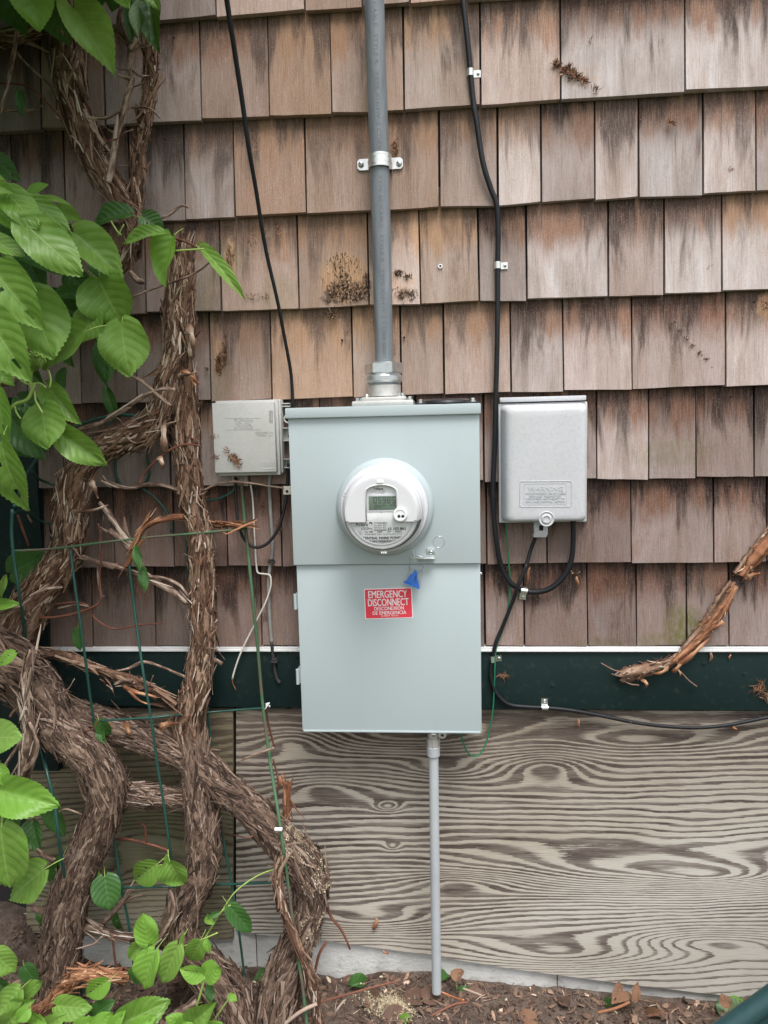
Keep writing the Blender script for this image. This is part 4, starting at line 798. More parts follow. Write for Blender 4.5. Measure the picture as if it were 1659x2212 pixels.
# ------------------------------------------------------------------ cables and clips
def cable(name, pts, mat, label, d=.026, r=3.0, seg=14, cat='cable', group=None, step=.006, extra=None):
    p, rd = path(pts, d, r, step); rows_ = p[0]
    if extra is None: return tag(MB().tube(p, rd, seg).build(name, mat, None, 180), label, cat, group)
cable('drop_cable', [(488, -25, .30, 5.6), (490, 0, .29, 5.6), (500, 67, .27, 5.4), (523, 217, .22, 5.2), (537, 317, .19, 4.8), (553, 410, .155, 4.4), (573, 533, .115, 4), (600, 653, .08, 3.7), (616, 736, .055, 3.6), (628, 803, .036, 3.5), (631.5, 850, .028, 3.5), (632, 880, .026, 3.5)], 'cable', 'thin straight black cable slanting down to the panel\'s left top corner', step=.01)
cable('feed_cable', [(998, -25, .026, 6.1), (1000, 0, .026, 6.1), (1009, 80, .026), (1016, 150, .026, 6), (1021, 207, .027, 6), (1030, 267, .03, 6), (1043, 350, .032, 6), (1060, 407, .03, 6), (1073, 443, .03, 5.9), (1076, 500, .028, 5.8), (1075, 573, .026, 5.7), (1075, 653, .028, 5.6), (1073, 786, .032, 5.5), (1071, 853, .032, 5.4), (1069, 953, .032, 5.5), (1065, 1053, .034, 5.6), (1066, 1106, .034, 5.5), (1073, 1173, .032, 5.5), (1083, 1223, .028, 5.6), (1103, 1259, .027, 5.8), (1129, 1275, .026, 5.8), (1156, 1279, .028, 5.9), (1189, 1271, .032, 6), (1219, 1243, .034, 5.9), (1234, 1209, .036, 5.6), (1238, 1173, .037, 5.6), (1238, 1135, .037, 5.6), (1238, 1115, .037, 5.6)], 'cable', 'thick black cable running down the shingles and looping under the cable box', r=6)
cable('outgoing_cable', [(1157, 1145, .040), (1156, 1161, .040), (1146, 1189, .038), (1136, 1223, .044), (1119, 1266, .046), (1106, 1303, .036), (1086, 1353, .03), (1071, 1389, .03), (1064, 1423, .026), (1060, 1456, .026), (1068, 1489, .026), (1086, 1513, .026), (1106, 1523.5, .025), (1140, 1527, .025), (1177, 1529, .025), (1223, 1533, .024), (1289, 1544, .02), (1373, 1561, .018), (1439, 1569, .016), (1506, 1572, .016), (1573, 1566, .016), (1659, 1549, .018), (1720, 1535, .02)], 'cable', 'thinner black cable sagging along the plywood below the green board', r=4.1)
cable('loop_cable', [(510, 1032, .03, 3), (509, 1060, .03), (512, 1110, .036), (524, 1158, .046), (546, 1181, .05), (573, 1177, .05), (597, 1150, .046), (611, 1112, .04), (619, 1068, .034), (621, 1040, .03), (624, 1000, .03)], 'cable', 'short black cable looping below the telephone box', r=3.3)
def two(name, pts, n, m1, m2, label, r, d, cat='wire'):
    t = thing(name, P(*pts[0][:2], d), label, cat); p, rd = path(pts, d, r, .004); i = int(len(p) * n)
    MB().tube(p[:i + 1], rd[:i + 1], 12).build('jacket', m1, t, 180); MB().tube(p[i:], rd[i:] * (.92 if m2 == 'drain_black' else .6), 12).build('sleeve' if m2 == 'drain_black' else 'bare_end', m2, t, 180); return t
gw = two('grey_cable', [(583.5, 1020), (582, 1050), (584.5, 1106), (588, 1160), (588, 1195), (583, 1225), (580, 1273), (583, 1339), (588, 1399), (591, 1426), (596, 1459), (601, 1471), (605, 1475)], .80, 'grey_wire', 'drain_black', 'straight grey cable from the telephone box to the dark green board', 3.9, .024, 'cable')
for (px, py) in ((586, 1213), (592.5, 1428)):
    q = P(px, py, .026); MB().box(q[0] - .007, q[0] + .009, -.036, -.019, q[2] - .002, q[2] + .002, .001).box(q[0] - .0055, q[0] + .0065, -.035, -.019, q[2] + .004, q[2] + .0065, .001).build('cable_tie', 'drain_black', gw, 40)
two('white_wire', [(541, 1045, .024), (546, 1080, .024), (549, 1140, .024), (552, 1200, .024), (554, 1222, .026), (557, 1237, .028), (572, 1240, .03), (583, 1243, .034), (585.5, 1260, .036), (582, 1278, .036), (572, 1305, .036), (556, 1337, .034), (547, 1355, .034), (528, 1393, .034), (514, 1426, .034), (503, 1462, .034), (503, 1476, .034), (510, 1491, .034)], .94, 'white_wire', 'copper', 'loose white wire with bare copper end hanging beside the grey cable', 1.9, .03)
cable('earth_wire', [(1093, 1125, .03), (1094, 1150, .03), (1099, 1215, .03), (1102, 1260, .024), (1099, 1306, .024), (1086, 1360, .022), (1072, 1400, .026), (1069, 1440, .03), (1068, 1473, .028), (1064, 1539, .026), (1053, 1595, .03), (1040, 1625, .034), (1022, 1634, .04), (1006, 1619, .046), (998, 1595, .05), (996, 1575, .055)], 'green_wire', 'thin bright green wire hanging in a loop below the panel corner', r=1.75, seg=8, cat='wire')
# one-hole clips
def clip(px, py, ang, rpx, d, label):
    t = thing('cable_clip', P(px, py, d), label, 'clip', 'metal clips holding the black cables'); s_ = S(d); r_ = rpx * s_ + .0008; w = .0075; ca, sa = math.cos(R(ang)), math.sin(R(ang)); o = ORG[t]; base = .018
    pr = [(-r_ - .001, 0)] + [(r_ * math.cos(a), (d - base) + r_ * math.sin(a)) for a in np.linspace(math.pi, 0, 13)] + [(r_ + .0005, .001), (r_ + .016, .001)]
    v = []
    for zq in (-w, w):
        for (x, h) in pr: v.append((o[0] + x * ca - zq * sa, -base - h, o[2] + x * sa + zq * ca))
    v = np.array(v); n = len(pr); inner = v.copy(); inner[:, 1] += .0012
    MB().add(np.vstack([v, inner]), [(i, i + 1, n + i + 1, n + i) for i in range(n - 1)] + [(2 * n + i, 3 * n + i, 3 * n + i + 1, 2 * n + i + 1) for i in range(n - 1)] + [(i, 2 * n + i, 2 * n + i + 1, i + 1) for i in range(n - 1)] + [(n + i, n + i + 1, 3 * n + i + 1, 3 * n + i) for i in range(n - 1)] + [(n - 1, 3 * n - 1, 4 * n - 1, 2 * n - 1)]).build('strap', 'steel', t, 40)
    disc_screw('nail', np.array([o[0] + (r_ + .010) * ca, -base - .0022, o[2] + (r_ + .010) * sa]), .0036, t, 'screw', .002)
clip(1016, 157, 0, 6, .026, 'topmost metal clip on the thick black cable'); clip(1075, 573, 0, 5.8, .026, 'metal clip midway down the thick black cable beside the shingles')
clip(1132, 1276, 262, 5.8, .026, 'metal clip at the bottom of the black cable loop under the cable box'); clip(1064.5, 1424, 0, 4.2, .026, 'metal clip on the dark green board just right of the panel'); clip(1177, 1529, 90, 4.2, .025, 'metal clip on thin black cable at green board\'s lower edge')
q = P(620, 1059, .03); cl = thing('wire_clamp', q, 'cream plastic wire clamp with a screw at the panel\'s left edge', 'clamp'); MB().box(q[0] - .008, q[0] + .012, -.04, -.018, q[2] - .010, q[2] + .010, .002).build('clamp_body', 'cream', cl, 40); disc_screw('screw', np.array([q[0] + .002, -.04, q[2] - .002]), .0035, cl, 'hole', .001)
# spent nail and old holes in the shingles
for i, (px, py, lb) in enumerate(((951, 575, 'white plastic anchor left in a shingle right of the grey cable'),)):
    q = P(px, py, .018); t = thing('wall_anchor', q, lb, 'anchor'); MB().lathe([(.0055, -.002), (.005, .0012), (.0028, .0012), (.0026, -.002)], q, 18).build('collar', 'white_ink', t, 40); MB().lathe([(.0026, 0), (.0026, .0004)], q, 12).build('hole', 'hole', t)
mb = MB()
for (px, py) in ((739, 735), (873, 729), (864, 175), (375, 82), (356, 300), (1578, 858), (1577, 1051), (1629, 652)): mb.lathe([(.0026, -.002), (.0026, .0015)], P(px, py, .0155), 10)
hl = mb.build('nail_hole', 'hole', wall); hl['kind'] = 'stuff'
# ------------------------------------------------------------------ climbing vine
vine = thing('climbing_vine', P(130, 2160, .15), 'old climbing vine with thick shaggy stems and serrated green leaves on the left', 'vine')
def flakes_on(mb, p, rd, n, L=(.012, .04), W=(.002, .006), lift=.005, tone=(.25, .95), seed=0, fuzz=0, fuzz_len=(.006, .016)):
    g = np.random.default_rng(seed); T, A, B = frames(p); cum = np.concatenate([[0], np.cumsum(np.linalg.norm(np.diff(p, axis=0), axis=1))]); N = len(p)
    if n:
        i = g.integers(1, N - 1, n); a = g.uniform(0, 2 * np.pi, n); nrm = np.cos(a)[:, None] * A[i] + np.sin(a)[:, None] * B[i]; tan = T[i] * np.where(g.random(n) < .5, 1, -1)[:, None]; bi = np.cross(nrm, tan)
        tan = tan + bi * g.normal(0, .16, n)[:, None]; tan /= np.linalg.norm(tan, axis=1)[:, None]; bi = np.cross(nrm, tan)
        l = g.uniform(*L, n); w = g.uniform(*W, n); lf = lift * g.random(n) ** 2.2; base = rd[i] * (1.0 + g.uniform(-.03, .05, n)); crv = g.normal(0, .14, n) * l; c = p[i]; V = []
        for j, (t, ww) in enumerate(((0, .75), (.4, 1.0), (.75, .8), (1, .25))):
            q = c + nrm * (base + lf * t ** 1.6 + .0003)[:, None] + tan * (l * (t - .4))[:, None] + bi * (crv * t * t)[:, None]
            V += [q - bi * (w * ww / 2)[:, None] - nrm * (w * ww * .12)[:, None], q + nrm * (w * .10)[:, None], q + bi * (w * ww / 2)[:, None] - nrm * (w * ww * .12)[:, None]]
        V = np.stack(V, 1).reshape(-1, 3); o = np.arange(n)[:, None] * 12
        f = np.concatenate([o + np.array([r * 3 + k, r * 3 + k + 1, r * 3 + k + 4, r * 3 + k + 3]) for r in range(3) for k in (0, 1)]); tn = np.repeat(np.clip(g.normal(.5, .29, n), 0, 1) * (tone[1] - tone[0]) + tone[0], 12)
        mb.add(V, f.tolist(), 0, tn)
    if fuzz:
        n = fuzz; i = g.integers(1, N - 1, n); a = g.uniform(0, 2 * np.pi, n); nrm = np.cos(a)[:, None] * A[i] + np.sin(a)[:, None] * B[i]; d1 = nrm * g.uniform(.3, 1, n)[:, None] + g.normal(0, .6, (n, 3)); d1 /= np.linalg.norm(d1, axis=1)[:, None]
        d2 = d1 + g.normal(0, .5, (n, 3)); l = g.uniform(*fuzz_len, n)[:, None]; s0 = p[i] + nrm * (rd[i] * .96)[:, None]; sd = np.cross(d1, g.normal(0, 1, (n, 3))); sd /= np.linalg.norm(sd, axis=1)[:, None]; w = g.uniform(.0003, .0008, n)[:, None]
        V = np.stack([s0 - sd * w, s0 + sd * w, s0 + d1 * l * .55 + sd * w * .8, s0 + d1 * l * .55 - sd * w * .8, s0 + d1 * l * .55 + d2 * l * .45], 1).reshape(-1, 3); o = np.arange(n)[:, None] * 5
        f = (o + np.array([0, 1, 2, 3])).tolist() + (o + np.array([3, 2, 4])).tolist(); mb.add(V, f, 0, np.repeat(np.clip(g.normal(.28, .2, n), 0, 1), 5))
def stem(name, pts, mat='bark', d=.1, parent=None, dens=1.0, fuzz=0.0, seg=None, rough=1.0, L=(.018, .075), W=(.0014, .0055), lift=.009, tone=(.10, 1.0), label=None, step=.005):
    parent = parent or vine; seed = int(abs(pts[0][0] * 7 + pts[0][1] * 13)) % 9999
    if mat == 'bark_low' and L[0] < .013: W = (.0010, .0034); lift = .006; dens *= 1.7; tone = (.04, .86)
    p, rd = path([(q[0], q[1], (q[3] if len(q) > 3 else d), q[2]) for q in pts], step=step); N = len(p); cum = np.concatenate([[0], np.cumsum(np.linalg.norm(np.diff(p, axis=0), axis=1))])
    if rough > 0: rd = rd * (1 + .16 * rough * (fbm(cum * 22, seed * 1.7, 0, seed, 3) - .5) * 2)
    sg = seg or int(np.clip(rd.mean() / .0011, 8, 34)); T, A, B = frames(p); a = np.linspace(0, 2 * np.pi, sg, endpoint=False); ring = np.cos(a)[None, :, None] * A[:, None] + np.sin(a)[None, :, None] * B[:, None]
    CA, SA = np.cos(a)[None], np.sin(a)[None]; tw = cum[:, None] * 6; ca2, sa2 = np.cos(a[None] + tw), np.sin(a[None] + tw)
    ridge = .6 * fbm(ca2 * 6 + 20, sa2 * 6 + 20, cum[:, None] * 11, seed, 3) + .4 * fbm(ca2 * 15 + 20, sa2 * 15 + 20, cum[:, None] * 22, seed + 3, 2); lump = fbm(CA * 1.2 + 5, SA * 1.2 + 5, cum[:, None] * 24, seed + 5, 2); rr_ = rd[:, None] * (1 + rough * (.26 * (ridge - .5) + .18 * (lump - .5)))
    tn = np.clip(.42 + 3.0 * (ridge - .5) + .6 * (lump - .5), 0, 1) * .68; v = (p[:, None] + ring * rr_[..., None]).reshape(-1, 3)
    f = [(i * sg + j, i * sg + (j + 1) % sg, (i + 1) * sg + (j + 1) % sg, (i + 1) * sg + j) for i in range(N - 1) for j in range(sg)] + [tuple(range(sg))[::-1], tuple((N - 1) * sg + j for j in range(sg))]
    mb = MB(); mb.add(v, f, 0, tn.ravel()); o = mb.build(name, mat, parent, 180, True); ar = (2 * np.pi * rd.mean() * cum[-1])
    n = int(ar / 6.0e-5 * dens)
    if n or fuzz:
        fm = MB(); flakes_on(fm, p, rd * .99, int(n * .19), (.04, .11), (.004, .012), lift * .6, (tone[0] * .5, tone[1] * .85), seed + 1); flakes_on(fm, p, rd, int(n * (.55 if mat == 'bark_low' else .36)), L, W, lift, tone, seed, int(ar / 3.0e-5 * fuzz)); fo = fm.build('peeling_bark', mat, o, None, True); fo['kind'] = 'stuff'
    if label: o['label'] = label
    return o
K = dict(dens=1.0, fuzz=.25)
stem('stem', [(120, -40, 28), (138, 40, 30), (148, 130, 30), (160, 220, 29), (190, 300, 30), (214, 360, 28), (246, 407, 26), (270, 448, 22), (288, 500, 16), (280, 545, 13), (246, 590, 12), (182, 664, 11), (120, 740, 11)], d=.09, **K)
stem('stem', [(320, 97, 8), (325, 140, 13), (323, 187, 12), (315, 253, 11), (302, 320, 10.5), (297, 383, 11), (295, 467, 12), (291, 520, 12), (287, 545, 10)], d=.085, dens=1.6, fuzz=.9, L=(.006, .02), rough=1.6)
stem('branch', [(264, -20, 5), (263, 12, 5), (258, 50, 7), (270, 80, 7), (283, 103, 8), (281, 143, 6.5), (284, 177, 7), (273, 213, 6), (263, 250, 5.5), (252, 293, 6), (245, 340, 6), (233, 395, 7)], 'twig', .13, dens=.12, rough=.7)
stem('branch', [(281, 108, 5), (296, 84, 5.5)], 'twig', .14, dens=0, rough=.4)
stem('stem', [(402, 525, 15), (395, 560, 20), (390, 620, 26), (387, 680, 28), (384, 740, 27), (378, 780, 25), (362, 820, 24), (354, 870, 27), (330, 912, 30), (282, 943, 30), (241, 957, 25), (202, 982, 23), (173, 1015, 28), (158, 1063, 32), (149, 1108, 31), (150, 1145, 32), (141, 1190, 33), (127, 1223, 33), (103, 1256, 34), (74, 1293, 37), (50, 1340, 40), (20, 1380, 42), (-30, 1430, 44)], d=.105, dens=1.15, fuzz=.2)
stem('stem', [(400, 812, 23), (402, 870, 22), (403, 920, 24), (405, 970, 25), (407, 1020, 25), (414, 1073, 24), (427, 1126, 21), (433, 1173, 23), (437, 1240, 24), (437, 1290, 24), (437, 1333, 25), (440, 1373, 25), (433, 1423, 25), (428, 1466, 25), (420, 1506, 28), (411, 1546, 30), (408, 1586, 30), (425, 1626, 31)], d=.085, dens=1.1, fuzz=.35)
stem('stem', [(-60, 1400, 62, .17), (10, 1435, 58, .16), (52, 1465, 50, .15), (83, 1500, 46, .14), (112, 1556, 44, .14), (150, 1596, 39, .14), (195, 1633, 38, .14), (226, 1685, 38, .14), (228, 1742, 38, .14), (211, 1786, 38, .14), (187, 1846, 37, .14), (163, 1899, 38, .145), (147, 1949, 38, .15), (137, 2002, 38, .15), (128, 2059, 41, .15), (122, 2120, 42, .15), (115, 2230, 46, .16)], 'bark_low', dens=1.1, fuzz=.55, L=(.010, .034))
stem('stem', [(70, 1500, 40, .11), (128, 1528, 30, .09), (190, 1553, 28, .085), (267, 1576, 30, .085), (317, 1598, 31, .09), (367, 1616, 31, .095), (433, 1650, 33, .1), (483, 1703, 29, .11), (523, 1730, 30, .12), (560, 1766, 34, .13), (598, 1808, 35, .13), (640, 1848, 38, .13), (668, 1894, 40, .125), (669, 1942, 36, .125), (662, 1979, 33, .13), (652, 2019, 32, .13), (633, 2055, 33, .14), (613, 2109, 38, .15), (598, 2170, 46, .16), (590, 2260, 56, .17)], 'bark_low', dens=1.0, fuzz=.75, L=(.008, .03))
stem('stem', [(418, 1600, 28, .10), (430, 1692, 31, .11), (434, 1742, 34, .115), (440, 1799, 33, .12), (440, 1849, 33, .12), (432, 1892, 32, .12), (413, 1932, 32, .125), (394, 1976, 34, .13), (388, 2019, 36, .135), (405, 2052, 36, .14), (440, 2090, 38, .15), (475, 2130, 42, .16), (500, 2180, 46, .17), (510, 2250, 50, .18)], 'bark_low', dens=1.0, fuzz=.7, L=(.008, .03))
stem('branch', [(235, 1712, 22), (300, 1718, 22), (350, 1722, 21), (420, 1724, 22)], 'bark_low', .10, dens=1.0, fuzz=.7)
stem('branch', [(70, 1406, 8), (140, 1418, 9), (187, 1436, 10), (233, 1453, 9), (283, 1470, 11), (333, 1493, 9), (380, 1525, 10)], 'bark', .12, dens=.35, fuzz=.3, rough=.8)
stem('branch', [(72, 1405, 8, .22), (62, 1440, 9, .22), (57, 1466, 9, .22), (60, 1523, 10, .215), (63, 1573, 11, .21), (60, 1610, 14, .21), (58, 1640, 15, .21), (50, 1680, 14, .2), (40, 1730, 13, .19)], 'twig', dens=.35, rough=.9)
stem('twig', [(63, 1560, 3, .225), (76, 1590, 5, .228), (80, 1615, 5, .228), (70, 1645, 5, .228), (52, 1665, 5, .225), (45, 1690, 5, .22)], 'twig', dens=0, rough=.5)
stem('branch', [(178, 1202, 4), (217, 1216, 4), (267, 1229, 4.5), (317, 1249, 5), (360, 1269, 6), (405, 1300, 8)], 'twig', .115, dens=.25, rough=.8)
stem('twig', [(310, 1246, 3), (345, 1247, 3.5), (385, 1262, 3.5), (408, 1290, 3.5)], 'twig', .12, dens=0, rough=.6)
stem('branch', [(215, 1085, 4), (233, 1106, 5), (253, 1139, 6), (280, 1179, 8), (287, 1192, 8)], 'twig', .12, dens=.3, rough=.7)
stem('twig', [(236, 1145, 6), (262, 1166, 7), (282, 1188, 7)], 'twig', .125, dens=.3, rough=.7)
stem('branch', [(276, 1220, 3.5), (290, 1186, 4.5), (307, 1146, 5.5), (333, 1128, 5.5), (367, 1118, 6), (396, 1116, 6)], 'bark_red', .13, dens=.5, rough=.9)
stem('twig', [(167, 926, 3.5), (217, 913, 4), (267, 883, 4.5), (317, 853, 4.5), (350, 840, 4), (378, 842, 3.5)], 'twig', .15, dens=.1, rough=.7)
stem('twig', [(273, 808, 2.5), (305, 823, 3.5), (335, 848, 4), (368, 877, 4)], 'twig', .15, dens=0, rough=.6)
stem('twig', [(283, 643, 2.2), (333, 623, 2.4), (400, 600, 2.4), (433, 583, 2.2), (460, 560, 2)], 'twig', .15, dens=0, rough=.5)
stem('twig', [(220, 1028, 4), (240, 1048, 4), (283, 1053, 4), (333, 1045, 4), (386, 1058, 5)], 'twig', .1, dens=.1, rough=.7)
stem('twig', [(300, 1046, 2.2), (317, 1016, 2.4), (360, 976, 2.6), (400, 960, 2.4), (436, 964, 2)], 'twig_red', .13, dens=0, rough=.4)
stem('branch', [(-40, 95, 14), (10, 84, 15), (50, 73, 14), (97, 52, 14), (150, 40, 14)], 'bark', .06, dens=1.0, fuzz=.5)
stem('twig', [(0, 245, 3), (20, 167, 4), (37, 67, 4.5), (40, 20, 4)], 'twig', .16, dens=0, rough=.6)
stem('twig', [(0, 238, 2.5), (58, 239, 2.5), (90, 228, 2.5)], 'twig', .15, dens=0, rough=.5)
stem('twig', [(28, 105, 2.5), (60, 140, 2.5), (110, 185, 2.5), (125, 215, 2)], 'twig', .15, dens=0, rough=.5)
stem('twig', [(0, 180, 2.2), (50, 183, 2.2), (85, 205, 2), (118, 240, 1.8)], 'twig_red', .13, dens=0, rough=.4)
stem('twig', [(168, 130, 3), (160, 145, 4), (172, 85, 3.5)], 'twig', .14, dens=0, rough=.5)
stem('twig', [(178, 252, 3), (205, 256, 3.5), (235, 253, 3), (258, 240, 2.4)], 'twig', .14, dens=0, rough=.5)
stem('twig', [(273, 235, 2.2), (306, 231, 2.2), (328, 237, 1.8), (345, 255, 1.6)], 'twig', .10, dens=0, rough=.4)
stem('twig', [(245, 156, 2), (263, 165, 3.5), (280, 170, 4)], 'twig', .14, dens=0, rough=.6)
stem('twig', [(320, 100, 2.2), (300, 103, 2), (290, 112, 2)], 'twig', .11, dens=0, rough=.4)
stem('twig', [(347, 472, 3.2), (368, 462, 3.2), (388, 446, 3), (400, 445, 2.2), (406, 449, 2)], 'twig', .10, dens=0, rough=.7)
stem('twig', [(330, 505, 2.4), (362, 510, 2.6), (395, 520, 2.6), (425, 533, 2.4), (437, 540, 2)], 'twig_red', .17, dens=0, rough=.4)
stem('twig', [(232, 280, 2.2), (260, 292, 2.4), (270, 286, 2), (288, 280, 1.6)], 'twig', .1, dens=0, rough=.4)
stem('twig', [(280, 588, 5), (300, 608, 6), (309, 607, 6.5)], 'twig', .14, dens=0, rough=.5)
stem('twig', [(27, 1329, 2.2), (100, 1334, 2.6), (150, 1328, 2.8), (200, 1312, 3), (217, 1295, 2.6), (215, 1245, 2), (220, 1180, 2), (212, 1130, 1.8)], 'twig_red', .13, dens=0, rough=.4)
stem('twig', [(195, 1314, 2.4), (205, 1335, 2), (245, 1358, 2), (300, 1350, 2), (350, 1346, 1.6)], 'twig_red', .12, dens=0, rough=.3)
stem('twig', [(120, 1305, 1.8), (165, 1301, 2), (192, 1308, 2.2)], 'twig_red', .12, dens=0, rough=.3); stem('twig', [(125, 1314, 1.6), (165, 1306, 1.8), (192, 1311, 2)], 'twig', .125, dens=0, rough=.3)
stem('twig', [(223, 1113, 1.6), (215, 1180, 1.8), (211, 1240, 2), (218, 1285, 2), (226, 1287, 1.4)], 'twig', .11, dens=0, rough=.4)
stem('twig', [(439, 1060, 2.4, .05), (472, 1045, 2.6, .05), (505, 1041, 2.6, .06), (545, 1045, 2.6, .06), (582, 1050, 2.4, .05), (613, 1054, 2, .045)], 'twig', dens=0, rough=.5)
stem('branch', [(435, 1126, 6), (470, 1134, 5), (500, 1133, 4.5), (525, 1137, 4), (534, 1133, 3)], 'bark_red', .07, dens=1.2, fuzz=1.0, rough=1.0, L=(.006, .018))
stem('branch', [(60, 2195, 11, .2), (100, 2170, 12, .2), (135, 2138, 12, .205), (173, 2107, 11, .205), (217, 2108, 11, .2), (264, 2106, 12, .195)], 'bark_red', dens=1.3, fuzz=.3, rough=.8, tone=(.5, 1.0))
stem('branch', [(172, 1998, 7), (205, 2004, 9), (240, 2018, 9), (290, 2028, 8)], 'bark_low', .13, dens=.5, rough=.8)
stem('twig', [(220, 1998, 6), (240, 1975, 6), (262, 1952, 5), (287, 1918, 4)], 'twig', .11, dens=.1, rough=.7); stem('twig', [(252, 1962, 2.4), (285, 1940, 2), (305, 1933, 1.6)], 'twig', .12, dens=0, rough=.4)
stem('twig', [(228, 2200, 6), (267, 2119, 5.5), (317, 2056, 5.5), (345, 2026, 5), (368, 1990, 5), (376, 1955, 4.5), (366, 1920, 4)], 'twig', .19, dens=.15, rough=.7)
stem('twig', [(360, 2010, 3), (366, 1960, 3), (367, 1920, 2.6)], 'twig', .18, dens=0, rough=.5)
stem('twig', [(415, 2045, 2, .19), (427, 1990, 2, .19), (424, 1930, 2, .185), (418, 1885, 1.8, .18)], 'twig', dens=0, rough=.3)
stem('branch', [(606, 1850, 7), (601, 1890, 9), (604, 1926, 9), (617, 1976, 9), (633, 2019, 9), (662, 2082, 10), (676, 2142, 10), (688, 2215, 10)], 'bark', .19, dens=.7, fuzz=.3, rough=.8)
stem('branch', [(622, 1692, 7), (619, 1720, 7), (616, 1775, 6)], 'bark_red', .1, dens=.8, rough=.6, tone=(.5, 1))
stem('twig', [(590, 1640, 2.2), (600, 1680, 2.2), (598, 1720, 2.2), (585, 1800, 2)], 'twig_red', .12, dens=0, rough=.3)
stem('twig', [(705, 1950, 3.2), (715, 1980, 3), (735, 2005, 3), (748, 2030, 2.6), (756, 2050, 2.4)], 'twig_red', .06, dens=0, rough=.6)
stem('twig', [(515, 1646, 2.4), (545, 1632, 2.6), (575, 1622, 2.8), (592, 1615, 2.4)], 'twig', .10, dens=0, rough=.5); stem('twig', [(592, 1612, 2.4), (578, 1555, 2.2), (575, 1520, 2)], 'twig_red', .05, dens=0, rough=.4)
stem('twig', [(232, 1816, 3), (265, 1812, 3), (300, 1818, 3), (345, 1830, 3), (372, 1842, 3)], 'twig_red', .09, dens=0, rough=.6); stem('twig', [(316, 1820, 2.6), (312, 1785, 2.6), (303, 1778, 2)], 'twig_red', .09, dens=0, rough=.5)
stem('twig', [(127, 1753, 2), (145, 1748, 2.2), (180, 1760, 2.2)], 'twig', .14, dens=0, rough=.4); stem('twig', [(163, 1659, 2), (180, 1720, 2.4), (190, 1732, 2)], 'twig', .16, dens=0, rough=.4)
stem('twig', [(165, 2050, 1.8), (200, 2040, 2), (222, 2022, 2)], 'twig', .19, dens=0, rough=.4); stem('twig', [(243, 2020, 2.5), (248, 2070, 2.5), (255, 2100, 2)], 'twig_red', .14, dens=0, rough=.4)
stem('twig', [(78, 1835, 4), (100, 1850, 5), (118, 1860, 6)], 'twig', .14, dens=0, rough=.6); stem('twig', [(70, 1960, 6), (90, 1968, 6), (115, 1980, 7)], 'twig', .16, dens=0, rough=.7)
stem('twig', [(-10, 2010 - 320, 3), (20, 1640, 3.4), (45, 1600, 3.2), (60, 1570, 2.6)], 'twig', .2, dens=0, rough=.5); stem('twig', [(22, 1548, 3.2), (38, 1525, 3.4), (50, 1508, 3)], 'twig', .21, dens=0, rough=.4)
stem('twig', [(230, 1455, 2.4), (275, 1445, 3), (312, 1430, 3.4), (355, 1443, 3), (400, 1462, 3)], 'twig', .115, dens=0, rough=.6); stem('twig', [(247, 1478, 3), (268, 1470, 4), (285, 1472, 4)], 'twig', .14, dens=0, rough=.5)
stem('twig', [(462, 1424, 4), (480, 1434, 4.5)], 'twig', .07, dens=0, rough=.4); stem('twig', [(462, 1348, 2.2), (470, 1338, 2)], 'twig', .11, dens=0, rough=.3)
stem('branch', [(360, 2215, 8, .2), (395, 2185, 8, .2), (425, 2165, 8, .2)], 'twig', dens=.3, rough=.7)
stem('twig', [(70, 1130, 2.5, .06), (60, 1110, 3, .06), (45, 1070, 3, .06)], 'twig', dens=0, rough=.4); stem('twig', [(63, 1180, 2.6, .06), (38, 1112, 3, .06)], 'twig_red', dens=0, rough=.4)
stem('twig', [(-10, 1327, 4, .19), (40, 1310, 4, .185), (90, 1276, 4, .17), (135, 1268, 2.5, .15)], 'twig', dens=.1, rough=.6)
stem('twig', [(-10, 830, 6), (20, 826, 7), (45, 812, 7), (60, 800, 6)], 'twig', .2, dens=0, rough=.7); stem('twig', [(128, 940, 5), (140, 965, 6), (155, 990, 6)], 'bark', .09, dens=.3, rough=.7)
# torn stubs of bark that stand out of the main stems
def strips(parent, lst, mat='bark'):
    for (x0, y0, x1, y1, w, d0, d1) in lst:
        a, b = P(x0, y0, d0), P(x1, y1, d1); n = 6; ax = b - a; s_ = np.cross(ax, [0, 1, 0]); s_ /= np.linalg.norm(s_); w *= S(d0); v = []
        for i in range(n + 1):
            t = i / n; c = a + ax * t + np.array([0, -1, 0]) * .006 * math.sin(t * 3.1) + s_ * .004 * math.sin(t * 4 + x0); ww = w * (1 - .75 * t ** 2) * (1 + .25 * math.sin(i * 2.3 + x0))
            v += [c - s_ * ww / 2, c + np.array([0, -w * .25, 0]), c + s_ * ww / 2, c + np.array([0, w * .12, 0])]
        f = [(i * 4 + j, i * 4 + (j + 1) % 4, i * 4 + 4 + (j + 1) % 4, i * 4 + 4 + j) for i in range(n) for j in range(4)]; MB().add(v, f, 0, np.repeat(.55 + .35 * np.sin(np.arange(n + 1) + x0), 4).clip(0, 1)).build('bark_strip', mat, parent, None, True)
strips(vine, [(350, 975, 362, 905, 16, .14, .13), (345, 985, 352, 1015, 12, .14, .15), (415, 770, 418, 695, 12, .13, .12), (408, 700, 420, 770, 14, .14, .135), (385, 815, 425, 800, 8, .12, .13), (195, 1040, 215, 1075, 14, .15, .16), (160, 1105, 235, 1093, 8, .15, .14)])
strips(vine, [(268, 1480, 340, 1510, 12, .15, .14), (272, 1490, 325, 1520, 8, .15, .15), (275, 1560, 278, 1590, 14, .13, .13), (345, 1570, 385, 1560, 16, .12, .12), (365, 1565, 378, 1535, 5, .12, .14), (395, 800, 430, 830, 14, .12, .125), (410, 815, 425, 830, 10, .12, .13)], 'bark_red')
